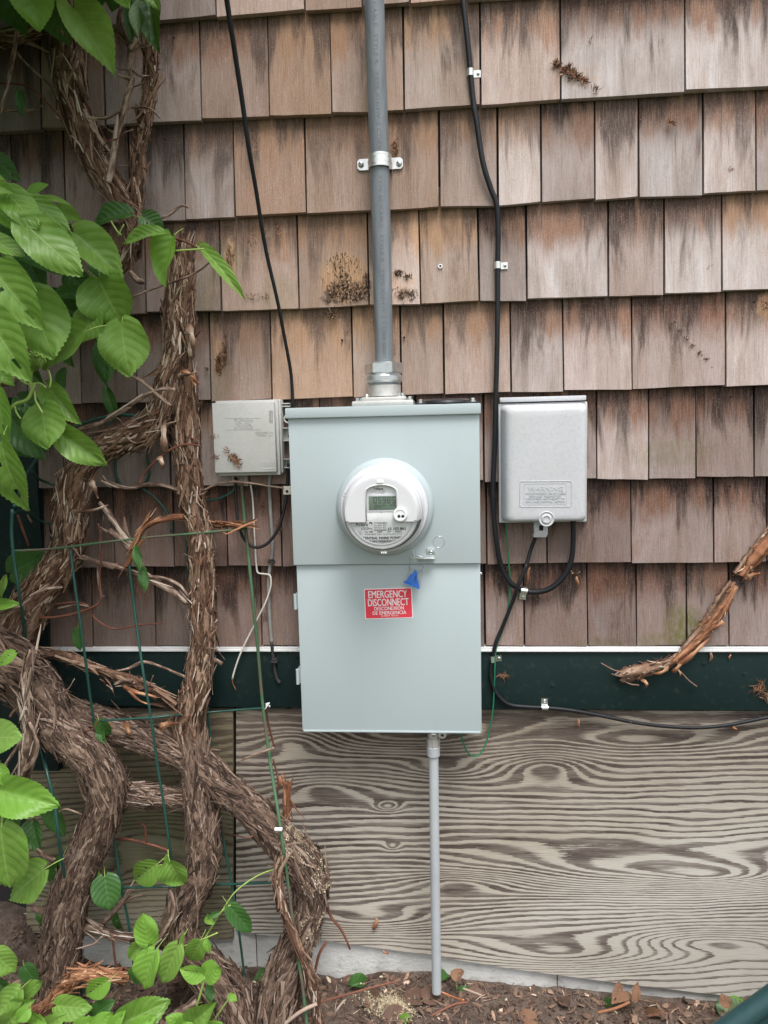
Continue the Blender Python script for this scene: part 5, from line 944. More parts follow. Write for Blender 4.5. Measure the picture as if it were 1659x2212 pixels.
# sawdust lying on the trunk by the wire
p, rd = path([(598, 1808, .13, 35), (640, 1848, .13, 38), (668, 1894, .125, 40), (669, 1942, .125, 36), (662, 1979, .13, 33), (652, 2019, .13, 32), (633, 2055, .14, 33)], step=.003); T, A, B = frames(p)
for (lo, hi, n, a0, a1, sd) in ((0, .46, 3400, -.15, 1.25, 5), (.62, .92, 2600, .3, 1.9, 6)):
    g_ = np.random.default_rng(sd); i = (len(p) * g_.uniform(lo, hi, n)).astype(int); a = g_.normal((a0 + a1) / 2, (a1 - a0) / 3.2, n)     # 0 = right of the trunk, pi/2 = facing out
    rt = np.cross(np.array([0, -1.0, 0]), T[i]) * np.sign(-T[i][:, 2:3]); rt = rt * np.sign(rt[:, :1]); rt /= np.linalg.norm(rt, axis=1)[:, None]; q = p[i] + (rt * np.cos(a)[:, None] + np.array([0, -1.0, 0]) * np.sin(a)[:, None]) * (rd[i] * g_.uniform(.98, 1.07, n))[:, None]
    keep = vnoise(q[:, 0] * 90, q[:, 2] * 60, 0, sd) > .30; q = q[keep]; n = len(q); s_ = g_.uniform(.0005, .0017, n); V = (q[:, None] + g_.normal(0, 1, (n, 4, 3)) * s_[:, None, None]).reshape(-1, 3)
    f = (np.arange(n)[:, None, None] * 4 + np.array([[0, 1, 2], [0, 2, 3], [0, 3, 1], [1, 3, 2]])[None]).reshape(-1, 3).tolist(); mb = MB(); mb.add(V, f, 0, np.repeat(g_.random(n), 4)); o = mb.build('sawdust', 'sawdust', vine, None, True); o['kind'] = 'stuff'
# fine side twigs sprouting off the stems
_t = random.Random(12)
for (x, y, d0) in [(150, 120, .1), (135, 260, .1), (215, 330, .1), (320, 170, .09), (310, 280, .09), (300, 360, .09), (285, 150, .13), (255, 300, .13), (380, 640, .12), (395, 720, .12), (330, 900, .13), (270, 930, .13), (190, 1000, .13), (150, 1090, .13), (140, 1180, .13), (425, 960, .1), (430, 1070, .1), (440, 1200, .1), (445, 1310, .1), (440, 1400, .1), (410, 1480, .1), (120, 1500, .15), (180, 1580, .15), (330, 1600, .1), (460, 1690, .12), (200, 1800, .16), (440, 1830, .13), (160, 1920, .16), (150, 2040, .17), (400, 1960, .15), (560, 1790, .15), (640, 1860, .15), (90, 1440, .2), (300, 1490, .13), (230, 1480, .13), (60, 1340, .16)]:
    for _ in range(2):
        a = _t.uniform(0, 6.28); l = _t.uniform(18, 62); k = _t.uniform(-.5, .5); q = [(x, y, 1.9, d0), (x + l * .5 * math.cos(a), y + l * .5 * math.sin(a), 1.5, d0 + _t.uniform(0, .03)), (x + l * math.cos(a + k), y + l * math.sin(a + k), 1.0, d0 + _t.uniform(-.03, .03))]; stem('twig', q, _t.choice(['twig', 'twig', 'twig_red']), dens=0, rough=.5, seg=7)
# ---- leaves
def leaf_mesh(name, seed, mat, cup=.1, droop=.2, wav=.02, holes=0):
    g_ = np.random.default_rng(seed); nL, nW = 36, 5; t = np.linspace(0, 1, nL + 1)
    hw = np.interp(t, [0, .04, .1, .2, .35, .5, .65, .78, .87, .94, 1], [.10, .27, .375, .46, .50, .475, .40, .285, .165, .07, .0]) * (1 + .03 * np.sin(t * 9 + seed)); V = []; UV = []
    for i in range(nL + 1):
        for j in range(-nW, nW + 1):
            u = j / nW; e = abs(u) ** 6; ser = 0
            if abs(j) == nW and 1 < i < nL: ser = .028 if i % 2 == 0 else -.012
            x = u * hw[i] + math.copysign(ser, u) * (abs(j) == nW); y = t[i] - .11 * abs(u) ** 1.5 * (1 - t[i]) ** 5 + (.02 if ser > 0 else 0) - .06 * abs(u) * (.3 - t[i]) * (t[i] < .3)
            ph = 2 * math.pi * (6 * t[i] - 1.35 * abs(u) - .75 * u * u); z = cup * abs(u) * hw[i] * 2 - droop * (t[i] ** 2.0) + wav * math.sin(t[i] * 7 + u * 2.5 + seed) * abs(u) + .003 * math.cos(ph) * (1 - e) * min(1, abs(u) * 4)
            V.append((x, y, z)); UV.append((u * .5 + .5, t[i]))
    m = 2 * nW + 1; F = [(i * m + j, i * m + j + 1, (i + 1) * m + j + 1, (i + 1) * m + j) for i in range(nL) for j in range(2 * nW)]
    if holes:
        hs_ = [(g_.uniform(.25, .75), g_.uniform(.15, .85), g_.uniform(.03, .06)) for _ in range(holes)]; F = [q for q in F if not any((UV[q[0]][1] - a) ** 2 + ((UV[q[0]][0] - b) * .8) ** 2 < r * r for a, b, r in hs_)]
    nb = len(V); seg = 6; pl = .30; Pp = [np.array((0, -pl * s_ + .02, -.05 - .42 * (s_ ** 2) * pl * 2)) for s_ in np.linspace(0, 1, 5)] # petiole curls back towards the stem
    Pp[0] = np.array((0, .02, -.012))
    for i, c in enumerate(Pp):
        for k in range(seg): a = 2 * math.pi * k / seg; V.append((c[0] + .014 * math.cos(a), c[1], c[2] + .014 * math.sin(a))); UV.append((.5, 0))
    n1 = len(F); F += [(nb + i * seg + k, nb + i * seg + (k + 1) % seg, nb + (i + 1) * seg + (k + 1) % seg, nb + (i + 1) * seg + k) for i in range(4) for k in range(seg)]
    me = bpy.data.meshes.new(name); me.from_pydata(V, [], F); me.materials.append(MAT[mat]); me.materials.append(MAT['petiole']); mi = np.zeros(len(F), np.int32); mi[n1:] = 1; me.polygons.foreach_set('material_index', mi); me.polygons.foreach_set('use_smooth', np.ones(len(F), bool))
    uvl = me.uv_layers.new(name='UVMap'); li = np.zeros(len(me.loops), np.int32); me.loops.foreach_get('vertex_index', li); uvl.data.foreach_set('uv', np.array(UV, np.float32)[li].ravel()); me.update(); return me
LM = {}
for mt in ('leaf', 'leaf_dark', 'leaf_young', 'leaf_pale', 'leaf_dead', 'leaf_tan'): LM[mt] = [leaf_mesh('leaf', s_ + 1, mt, (.10, .22, .02, .16, .3)[s_], (.16, .28, .10, .34, .2)[s_], (.03, .05, .06, .03, .07)[s_], (0, 0, 0, 2, 0)[s_]) for s_ in range(5)]
_lr = random.Random(5)
def leaf(bx, by, tx, ty, wpx, mat='leaf', d=.2, dt=None, parent=None, name='leaf', nz=None, var=None, group=None, roll=None):
    parent = parent or vine; mat = 'leaf_young' if mat == 'leaf' and _lr.random() < .28 else mat; dt = d + _lr.uniform(-.01, .03) if dt is None else dt; a, b = Vector(P(bx, by, d)), Vector(P(tx, ty, dt)); Yv = b - a; Ln = Yv.length; Yv.normalize(); W = wpx * S((d + dt) / 2)
    nrm = Vector((_lr.uniform(-.35, .35), -1.0, _lr.uniform(.15, .6))) if nz is None else Vector(nz)
    Xv = Yv.cross(nrm); Xv.normalize(); Zv = Xv.cross(Yv); Zv.normalize()
    o = bpy.data.objects.new(name, LM[mat][_lr.randrange(5) if var is None else var]); COL.objects.link(o); o.parent = parent; sc = (W, Ln, (W + Ln) / 2)
    mtx = Matrix(((Xv.x * sc[0], Yv.x * sc[1], Zv.x * sc[2], a.x - ORG[parent][0]), (Xv.y * sc[0], Yv.y * sc[1], Zv.y * sc[2], a.y - ORG[parent][1]), (Xv.z * sc[0], Yv.z * sc[1], Zv.z * sc[2], a.z - ORG[parent][2]), (0, 0, 0, 1))); o.matrix_local = mtx; return o
DK, LT, YG = 'leaf_dark', 'leaf', 'leaf_young'
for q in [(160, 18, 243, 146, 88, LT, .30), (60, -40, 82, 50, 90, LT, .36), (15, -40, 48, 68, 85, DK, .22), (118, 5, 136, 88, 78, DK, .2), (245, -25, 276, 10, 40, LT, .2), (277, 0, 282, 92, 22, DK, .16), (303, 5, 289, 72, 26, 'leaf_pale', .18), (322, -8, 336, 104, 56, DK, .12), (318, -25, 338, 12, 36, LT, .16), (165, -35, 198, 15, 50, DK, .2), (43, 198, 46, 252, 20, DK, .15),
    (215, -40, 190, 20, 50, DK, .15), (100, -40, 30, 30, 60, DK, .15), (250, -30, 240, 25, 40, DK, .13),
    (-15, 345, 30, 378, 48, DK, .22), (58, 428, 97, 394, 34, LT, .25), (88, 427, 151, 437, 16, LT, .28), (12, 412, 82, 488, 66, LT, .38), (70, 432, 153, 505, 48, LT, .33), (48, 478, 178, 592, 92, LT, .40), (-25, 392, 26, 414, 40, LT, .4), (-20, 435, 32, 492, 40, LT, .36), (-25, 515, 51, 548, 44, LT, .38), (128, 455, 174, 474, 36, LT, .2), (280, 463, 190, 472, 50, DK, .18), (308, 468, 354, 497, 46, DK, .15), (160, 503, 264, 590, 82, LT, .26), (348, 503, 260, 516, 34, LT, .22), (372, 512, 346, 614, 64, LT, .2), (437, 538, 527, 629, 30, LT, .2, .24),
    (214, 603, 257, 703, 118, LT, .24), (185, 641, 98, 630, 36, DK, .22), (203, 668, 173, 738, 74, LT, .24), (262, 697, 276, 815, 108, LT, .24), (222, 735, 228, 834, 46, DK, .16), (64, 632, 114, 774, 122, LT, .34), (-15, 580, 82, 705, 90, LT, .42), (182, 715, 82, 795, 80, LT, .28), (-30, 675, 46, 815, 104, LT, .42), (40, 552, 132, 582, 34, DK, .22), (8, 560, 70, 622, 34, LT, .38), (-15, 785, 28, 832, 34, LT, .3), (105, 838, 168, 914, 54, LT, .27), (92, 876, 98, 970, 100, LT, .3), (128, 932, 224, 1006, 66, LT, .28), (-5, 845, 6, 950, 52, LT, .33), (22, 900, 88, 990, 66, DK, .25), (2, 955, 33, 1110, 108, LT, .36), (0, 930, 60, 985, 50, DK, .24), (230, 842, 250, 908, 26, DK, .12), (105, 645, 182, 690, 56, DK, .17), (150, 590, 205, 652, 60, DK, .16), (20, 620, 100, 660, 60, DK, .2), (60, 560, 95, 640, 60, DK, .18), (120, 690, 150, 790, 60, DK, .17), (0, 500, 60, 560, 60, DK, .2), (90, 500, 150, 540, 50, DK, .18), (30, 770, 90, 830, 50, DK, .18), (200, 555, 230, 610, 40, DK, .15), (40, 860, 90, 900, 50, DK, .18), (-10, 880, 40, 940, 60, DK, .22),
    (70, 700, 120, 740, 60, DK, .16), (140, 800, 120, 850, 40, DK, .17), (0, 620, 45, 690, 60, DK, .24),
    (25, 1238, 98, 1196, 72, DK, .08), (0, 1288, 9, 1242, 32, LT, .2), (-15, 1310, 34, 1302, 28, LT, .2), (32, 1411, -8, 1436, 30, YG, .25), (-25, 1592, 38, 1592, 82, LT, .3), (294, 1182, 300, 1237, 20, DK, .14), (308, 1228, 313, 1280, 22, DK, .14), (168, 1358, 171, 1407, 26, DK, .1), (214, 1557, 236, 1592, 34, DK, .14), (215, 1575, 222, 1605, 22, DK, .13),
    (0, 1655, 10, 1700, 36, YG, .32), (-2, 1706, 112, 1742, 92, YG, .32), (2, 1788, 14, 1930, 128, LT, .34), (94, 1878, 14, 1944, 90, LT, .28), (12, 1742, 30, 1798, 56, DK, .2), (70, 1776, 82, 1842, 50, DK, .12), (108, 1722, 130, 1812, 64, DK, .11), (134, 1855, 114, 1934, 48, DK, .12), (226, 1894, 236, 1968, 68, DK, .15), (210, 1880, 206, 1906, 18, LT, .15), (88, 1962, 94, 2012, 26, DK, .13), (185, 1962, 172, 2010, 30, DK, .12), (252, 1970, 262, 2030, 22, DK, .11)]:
    leaf(*q)
# the vine goes on above and left of the picture as a dense leafy mass that shades the wall
g_ = np.random.default_rng(31); n = 3000; c = np.empty((n, 3)); h = g_.random(n) < .72
dq = g_.uniform(.05, .60, n); kq = (1.75 - dq) / 1.75; xw, zw_ = P(0, 1000, 0)[0], P(100, 0, 0)[2]
c[:, 1] = -dq; c[:, 0] = np.where(h, kq * g_.uniform(xw - .7, xw + .44, n), kq * (xw - .30 - g_.random(n) ** 1.5 * .8)); c[:, 2] = np.where(h, CAM[2] + kq * (zw_ - CAM[2] + .26) + g_.random(n) ** 1.3 * .9, g_.uniform(1.1, 2.6, n))
ax_ = g_.normal(0, 1, (n, 3)) + np.array([0, -.4, -.9]); ax_ /= np.linalg.norm(ax_, axis=1)[:, None]; sv = np.cross(ax_, np.array([0, -1.0, .6]) + g_.normal(0, .3, (n, 3))); sv /= np.linalg.norm(sv, axis=1)[:, None]; nv = np.cross(sv, ax_); L_ = g_.uniform(.07, .12, n)[:, None]; W_ = L_ * g_.uniform(.32, .42, (n, 1))
V = np.stack([c, c + ax_ * L_ * .35 - sv * W_, c + ax_ * L_ * .35 + nv * L_ * -.06, c + ax_ * L_ * .35 + sv * W_, c + ax_ * L_ * .75 - sv * W_ * .6, c + ax_ * L_ * .72 - nv * L_ * .08, c + ax_ * L_ * .75 + sv * W_ * .6, c + ax_ * L_ - nv * L_ * .2], 1).reshape(-1, 3)
mb = MB(); mb.add(V, (np.arange(n)[:, None, None] * 8 + np.array([[0, 1, 2, 2], [0, 2, 3, 3], [1, 4, 5, 2], [2, 5, 6, 3], [4, 7, 5, 5], [5, 7, 6, 6]])[None]).reshape(-1, 4).tolist())
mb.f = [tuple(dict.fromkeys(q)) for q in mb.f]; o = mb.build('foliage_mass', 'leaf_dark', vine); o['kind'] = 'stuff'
# flower head with its green stalks
fh = P(70, 778, .36); g_ = np.random.default_rng(4); mb = MB()
for i in range(150):
    a, r_ = g_.uniform(0, 6.28), math.sqrt(g_.random()); c = fh + np.array([r_ * .030 * math.cos(a), -.010 * math.sin(a) * r_, .014 * (1 - r_ * r_) + .008 * r_ * math.sin(a) + g_.uniform(-.002, .002)]); mb.lathe([(.0005, -.0018), (.0019, -.0008), (.0019, .0008), (.0005, .0018)], c, 6, axis='Z'); mb.tube([c, fh + np.array([0, 0, -.02]) + (c - fh) * .25], .0005, 4)
o = mb.build('flower_head', 'bud', vine, 180); o['kind'] = 'stuff'
for pts, r_ in (([(70, 795), (66, 815), (68, 838), (72, 845)], 3.4), ([(20, 885), (35, 872), (60, 862), (75, 830)], 3.6), ([(75, 845), (77, 865), (85, 880), (92, 893)], 2.2), ([(35, 812), (50, 825), (62, 830), (85, 828), (100, 838)], 2.2), ([(32, 875), (35, 890), (45, 905)], 2), ([(105, 800), (110, 820), (107, 838)], 1.8), ([(-5, 465), (30, 475), (68, 492)], 2.6), ([(150, 510), (165, 505)], 2), ([(240, 478), (252, 498), (262, 508)], 2), ([(255, 510), (262, 495), (268, 485)], 1.6), ([(190, 1, ), (160, 22)], 2.4), ([(190, 585), (205, 598), (216, 606)], 1.8), ([(205, 715), (210, 733), (218, 740)], 2), ([(4, 1735), (5, 1770), (2, 1795)], 3), ([(378, 542), (405, 540), (440, 538)], 2)):
    p, rd = path([(x, y, .33 if x < 150 else .22) for x, y in [q[:2] for q in pts]], r=r_, step=.004); MB().tube(p, rd, 8).build('leaf_stalk', 'petiole', vine, 180)

# ------------------------------------------------------------------ young shoots by the ground
def shoot(label, x, y, d, leaves, stalks):
    t = thing('vine_shoot', P(x, y, d), label, 'plant', 'leafy shoots at the foot of the vine')
    for q in leaves: leaf(*q, parent=t)
    for pts, r_ in stalks: p, rd = path(pts, d, r_, .004); MB().tube(p, rd, 8).build('stalk', 'petiole', t, 180)
shoot('leafy shoot with two heart-shaped leaves between the two lower trunks', 340, 1900, .19, [(338, 1868, 281, 1912, 62, LT, .2), (366, 1862, 396, 1916, 66, LT, .2), (362, 1866, 358, 1848, 14, YG, .2)], [([(336, 1870), (355, 1868), (366, 1864)], 1.6)])
shoot('low shoot with tall green leaves in front of the middle trunk', 320, 2150, .22, [(322, 2038, 306, 1976, 58, LT, .23), (312, 2036, 276, 2074, 42, LT, .22), (335, 2056, 298, 2144, 66, LT, .23), (384, 2044, 344, 2132, 56, LT, .24), (432, 2034, 408, 2082, 48, LT, .23), (447, 2030, 450, 2062, 18, YG, .24), (391, 2042, 396, 2016, 11, YG, .23), (300, 2090, 285, 2130, 40, DK, .21)], [([(320, 2037), (330, 2050), (345, 2062)], 1.6), ([(385, 2046), (410, 2040), (440, 2028), (470, 2015)], 1.6)])
shoot('bright yellow green young shoot on a long pale stalk near the bottom', 415, 2212, .27, [(438, 2104, 388, 2102, 44, YG, .28), (441, 2106, 474, 2092, 50, YG, .28), (452, 2128, 455, 2168, 24, DK, .26), (408, 2216, 358, 2200, 44, YG, .28), (412, 2214, 460, 2172, 58, LT, .28), (380, 2225, 420, 2195, 40, YG, .29), (440, 2228, 475, 2215, 40, YG, .27), (495, 2150, 512, 2162, 16, LT, .26)], [([(443, 2110, .28), (432, 2150, .28), (415, 2205, .275), (405, 2235, .27)], 2.4), ([(455, 2215, .26), (475, 2185, .26), (500, 2150, .26)], 1.6)])
shoot('leafy shoot with glossy serrated leaves at the bottom left corner', 150, 2212, .27, [(232, 2120, 178, 2158, 48, LT, .25), (122, 2172, 194, 2182, 58, LT, .27), (202, 2196, 238, 2166, 46, DK, .25), (264, 2210, 358, 2170, 80, LT, .28), (200, 2222, 243, 2188, 38, YG, .3), (240, 2222, 264, 2188, 30, YG, .3), (50, 2152, 86, 2120, 34, LT, .26), (-15, 2058, 30, 2104, 70, LT, .3), (42, 2138, -8, 2194, 62, LT, .28), (82, 2200, 96, 2215, 30, YG, .3), (60, 2180, 35, 2210, 36, YG, .31), (66, 2182, 92, 2215, 40, YG, .3), (52, 2088, 78, 2124, 44, DK, .22), (30, 2170, 70, 2165, 36, LT, .28), (10, 2215, 40, 2190, 46, LT, .3), (165, 2226, 200, 2205, 44, LT, .29), (290, 2225, 330, 2200, 40, YG, .3), (95, 2225, 130, 2200, 50, LT, .28), (-10, 2120, 30, 2150, 44, DK, .24)], [([(20, 2150), (45, 2165), (65, 2185)], 2), ([(150, 2190), (140, 2215)], 2)])
shoot('slender shoot with one drooping serrated leaf beside the right lower trunk', 500, 2010, .18, [(496, 1958, 545, 2018, 42, DK, .19), (447, 1980, 458, 1995, 18, LT, .19), (470, 1972, 448, 1985, 14, DK, .19)], [([(440, 2030, .18), (462, 1995, .18), (478, 1970, .19), (498, 1955, .19)], 1.8), ([(478, 1970, .19), (510, 1925, .18), (560, 1890, .16), (615, 1872, .15), (640, 1872, .15)], 1.6)])

# ------------------------------------------------------------------ green wire trellis
tre = thing('wire_trellis', P(520, 2150, .1), 'bent green coated wire trellis standing behind and through the vine', 'trellis')
def rod(pts, r, d, mat='trellis', name='wire'):
    p, rd = path(pts, d, r * .86, .01); n = len(p); o = MB().tube(p, rd, 10, tone=(.3 + .6 * vnoise(np.arange(n) * .21, pts[0][0])).clip(0, 1)).build(name, mat, tre, 180, True); return o
rod([(27, 1100, .2), (25, 1150, .2), (31, 1216, .2), (44, 1296, .19), (64, 1440, .10), (85, 1590, .10), (100, 1662, .18), (117, 1735, .2), (134, 1860, .2), (160, 2010, .1), (176, 2120, .1), (185, 2215, .1)], 4.2, .16)
rod([(152, 1186, .145), (163, 1273, .15), (182, 1406, .15), (200, 1540, .13), (225, 1690, .09), (247, 1816, .11), (263, 1919, .11), (280, 2010, .11), (292, 2120, .11)], 3.2, .13)
rod([(277, 1199, .13), (290, 1313, .13), (310, 1456, .15), (327, 1556, .15), (341, 1659, .15), (357, 1759, .15), (371, 1862, .14), (390, 2000, .09), (402, 2120, .1)], 3.2, .14)
rod([(402, 1150, .06), (408, 1273, .055), (428, 1420, .05), (448, 1533, .055), (456, 1605, .06), (477, 1782, .08), (500, 1906, .1), (520, 2042, .12), (534, 2165, .13), (540, 2225, .14)], 3.0, .07)
rod([(521, 1040, .03), (527, 1110, .036), (534, 1173, .05), (547, 1306, .06), (556, 1390, .06), (566, 1506, .06), (576, 1589, .07), (586, 1662, .1), (603, 1769, .17), (620, 1892, .18), (637, 2026, .19), (653, 2126, .2), (664, 2222, .21)], 4.0, .08, 'trellis_old', 'corner_wire')
rod([(30, 1190, .2), (90, 1187, .175), (150, 1181, .15), (253, 1168, .135), (330, 1160, .125), (400, 1154, .12), (470, 1148, .09), (533, 1142, .05)], 2.8, .13, 'trellis_old')
rod([(215, 1557, .15), (327, 1550, .15), (377, 1545, .13), (447, 1539, .06), (520, 1533, .05), (573, 1529, .06)], 2.8, .12); rod([(262, 1918, .12), (353, 1916, .15), (420, 1913, .1), (467, 1911, .1), (553, 1908, .13), (621, 1905, .18)], 2.8, .12)
def gwire(name, pts, r, label): tag(MB().tube(*path(pts, .06, r, .008), 10).build(name, 'trellis', None, 180), label, 'wire')
gwire('garden_wire', [(384, 925, .04), (330, 905, .045), (262, 896, .05), (217, 903, .06), (160, 923, .08), (100, 966, .12), (66, 1012, .12), (50, 1040, .12), (40, 1070, .16), (30, 1095, .2)], 3.6, 'thick dark green plastic wire arching behind the leaves on the shingles')
gwire('garden_wire', [(68, 1018, .11), (85, 1035, .06), (112, 1046, .04), (130, 1060, .04), (145, 1085, .04)], 2.8, 'short dark green wire bending behind the thick stem beside corner board')
gwire('garden_wire', [(325, 945, .04), (322, 965, .035), (318, 990, .03), (322, 1020, .03), (314, 1042, .03), (290, 1055, .03), (265, 1050, .03), (252, 1030, .03), (247, 985, .03), (240, 945, .03), (240, 905, .03)], 2.6, 'thin dark green wire making a loop on the shingles')
gwire('garden_wire', [(308, 1056, .03), (335, 1075, .03), (360, 1106, .032), (372, 1135, .035), (369, 1150, .04)], 2.6, 'dark green wire curving down behind the right shaggy stem'); gwire('garden_wire', [(510, 1045, .03), (502, 1062, .03), (470, 1078, .03), (440, 1083, .03), (410, 1100, .03), (390, 1122, .03)], 2.6, 'green wire curving left below the telephone box'); gwire('garden_wire', [(30, 1108, .19), (50, 1104, .1), (75, 1118, .05), (100, 1130, .03), (120, 1132, .03)], 2.6, 'faint green wire crossing the dark green corner board')
q = P(601, 1790, .185); wt_ = MB().box(q[0] - .008, q[0] + .010, q[1] - .006, q[1] + .002, q[2] - .0025, q[2] + .0025, .001).build('plant_tie', 'white_ink', None, 40); tag(wt_, 'white plastic tie around the green corner wire', 'tie')
mb = MB(); g_ = np.random.default_rng(8); c = np.array(P(578, 1525, .065))
for i in range(2): p = spline([c + g_.normal(0, .004, 3) * np.array([1, .4, 1.4]) for _ in range(6)], .002); mb.tube(p, .0011, 6)
tag(mb.build('twist_tie', 'white_ink', None, 180), 'twisted white tie knotted on the wire at the green board\'s lower edge', 'tie')
# ------------------------------------------------------------------ torn vine remnant on the right, rootlet scars
def fibre_patch(name, mat, spots, label, cat='root scar', parent=None, lift=.012, base=.017):
    g_ = np.random.default_rng(int(spots[0][0])); mb = MB()
    for (px, py, rx, ry, n, ln, wd, updn) in spots:
        for _ in range(n):
            a, r_ = g_.uniform(0, 6.28), math.sqrt(g_.random()); x, y = px + rx * r_ * math.cos(a), py + ry * r_ * math.sin(a); b0 = base + g_.uniform(-.001, .003); c = P(x, y, b0); th = g_.normal(math.pi / 2 if updn else 0, .55 if updn else 3.0); l = ln * g_.uniform(.4, 1.2); w = wd * g_.uniform(.5, 1.3)
            dv = np.array([math.cos(th), 0, math.sin(th)]); sv = np.array([-dv[2], 0, dv[0]]); h = lift * g_.random() ** 2; k_ = g_.normal(0, .35) * l
            q1 = c + dv * l * .5 + sv * k_ * .3 + np.array([0, -h * .7, 0]); q2 = c + dv * l + sv * k_ + np.array([0, -h, 0])
            mb.add([c - sv * w, c + sv * w, q1 + sv * w * .9 + [0, -w * .5, 0], q1 - sv * w * .9, q2], [(0, 1, 2, 3), (3, 2, 4)], 0, float(np.clip(g_.normal(.45, .28), 0, 1)))
    o = mb.build(name, mat, parent, None, True)
    if parent is None: tag(o, label, cat)
    o['kind'] = 'stuff' if parent is not None else o.get('kind', '') or 'stuff'; return o
fibre_patch('root_scar', 'rootlet', [(745, 630, 42, 26, 380, .006, .0009, 0), (770, 640, 24, 16, 200, .006, .0009, 0), (742, 575, 30, 28, 60, .008, .0008, 1), (790, 620, 8, 26, 80, .008, .001, 0), (740, 600, 46, 56, 90, .007, .0008, 1), (714, 645, 16, 14, 90, .008, .001, 0)], 'crusty patch of torn rootlets left of the thick grey cable')
fibre_patch('root_scar', 'rootlet', [(878, 640, 18, 14, 220, .006, .0009, 0), (862, 590, 9, 5, 60, .007, .001, 0), (880, 598, 10, 6, 40, .007, .0009, 0), (893, 637, 10, 10, 60, .007, .001, 0), (860, 625, 16, 8, 40, .006, .0008, 0)], 'smaller crusty rootlet patch right of the thick grey cable')
fibre_patch('root_scar', 'rootlet', [(722, 678, 14, 5, 60, .012, .001, 0), (712, 680, 8, 4, 20, .012, .001, 0)], 'small clump of dead rootlets hanging under the shingle edge', lift=.02)
fibre_patch('root_scar', 'rust_root', [(1202, 140, 9, 7, 60, .011, .0011, 0), (1224, 155, 14, 8, 130, .012, .0012, 0), (1243, 168, 14, 9, 150, .012, .0012, 0), (1260, 178, 9, 6, 60, .010, .001, 0), (1284, 196, 10, 6, 50, .010, .0009, 0)], 'diagonal line of rusty brown rootlets on the upper right shingles', lift=.015)
fibre_patch('root_scar', 'rust_root', [(1447, 262, 8, 3, 30, .008, .0008, 0), (1454, 268, 4, 3, 20, .007, .0009, 0)], 'tiny rusty rootlet scrap on a shingle at upper right'); fibre_patch('root_scar', 'rust_root', [(853, 315, 5, 14, 50, .010, .0008, 0), (856, 330, 5, 6, 25, .008, .0008, 0)], 'small rusty rootlet curl just right of the cable strap')
fibre_patch('root_scar', 'rust_root', [(486, 760, 6, 32, 90, .010, .0008, 1), (474, 790, 7, 24, 120, .010, .0010, 1)], 'reddish bark fibres on a shingle above the telephone box'); fibre_patch('root_scar', 'rust_root', [(497, 560, 8, 30, 60, .009, .0008, 1), (545, 520, 12, 26, 40, .008, .0007, 1), (600, 500, 12, 16, 40, .008, .0007, 0), (560, 640, 26, 10, 40, .008, .0007, 0)], 'faint rusty rootlet traces left of the thin slanting cable')
fibre_patch('root_scar', 'rootlet', [(1455 + 14 * i, 700 + 15.5 * i, 6, 4, 16, .006, .0007, 0) for i in range(7)], 'thin diagonal line of dark rootlet stubs on a right hand shingle', lift=.004)
fibre_patch('root_scar', 'rust_root', [(1527, 578, 14, 4, 20, .005, .0006, 0), (1580, 365, 8, 5, 16, .006, .0006, 0), (1275, 88, 3, 10, 16, .006, .0006, 1), (1660, 655, 16, 14, 60, .010, .001, 0)], 'scattered rootlet specks on the right hand shingles', lift=.003)
fibre_patch('root_scar', 'rust_root', [(572, 1100, 8, 16, 30, .007, .0007, 1), (603, 1138, 7, 18, 50, .008, .0009, 1), (574, 1335, 5, 10, 20, .007, .0007, 1)], 'rusty root marks on shingles left of the meter panel')
fibre_patch('root_scar', 'rust_root', [(492, 975, 6, 8, 14, .012, .0007, 0), (503, 987, 12, 6, 46, .012, .0008, 0), (512, 996, 9, 7, 44, .011, .0008, 0), (515, 1006, 7, 5, 24, .010, .0008, 0), (466, 990, 7, 4, 24, .010, .0007, 0), (463, 942, 8, 4, 10, .010, .0007, 0)], 'dry rootlet twigs clinging to the telephone box lid', base=.0755, lift=.010)
rem = thing('vine_remnant', P(1350, 1460, .03), 'torn strip of red brown vine bark clinging diagonally at lower right', 'vine remnant')
def ribbon(pts, mat, dens, fz, L=(.010, .035), W=(.0015, .006), tone=(.15, 1)):
    p, rd = path([(x, y, d_, r_) for x, y, r_, d_ in pts], step=.005); mb = MB(); T, A, B = frames(p); g_ = np.random.default_rng(int(pts[0][0])); n = len(p); rd2 = rd * (1 + .35 * (fbm(np.arange(n) * .25, pts[0][0], 0, 3, 3) - .5) * 2)
    side = np.cross(T, [0, -1.0, 0]); side /= np.linalg.norm(side, axis=1)[:, None]; prof = [(-1, -.1), (-.75, .25), (-.4, .5), (0, .62), (.4, .5), (.75, .22), (1, -.1)]; m = len(prof); v = np.stack([p + side * (rd2 * a * (1 + .12 * np.sin(np.arange(n) * 1.3 + a * 9)))[:, None] + np.array([0, -1.0, 0]) * (rd2 * h * (1 + .3 * (vnoise(np.arange(n) * .9, a * 7) - .5)))[:, None] for a, h in prof], 1).reshape(-1, 3)
    tn = fbm(np.repeat(np.arange(n), m) * .07, np.tile(np.arange(m), n) * 1.6, 0, 8, 3); mb.add(v, [(i * m + j, i * m + j + 1, (i + 1) * m + j + 1, (i + 1) * m + j) for i in range(n - 1) for j in range(m - 1)], 0, np.clip(.5 + 1.7 * (tn - .5), 0, 1)); o = mb.build('bark_ribbon', mat, rem, 60, True); ar = 3.1 * rd.mean() * n * .005
    fm = MB(); flakes_on(fm, p + np.array([0, .004, 0]), rd * .75, int(ar / 6e-5 * dens), L, W, .012, tone, int(pts[0][1]), int(ar / 3e-5 * fz), (.005, .014)); fo = fm.build('bark_fibres', mat if fz < 1 else 'rootlet', o, None, True); fo['kind'] = 'stuff'
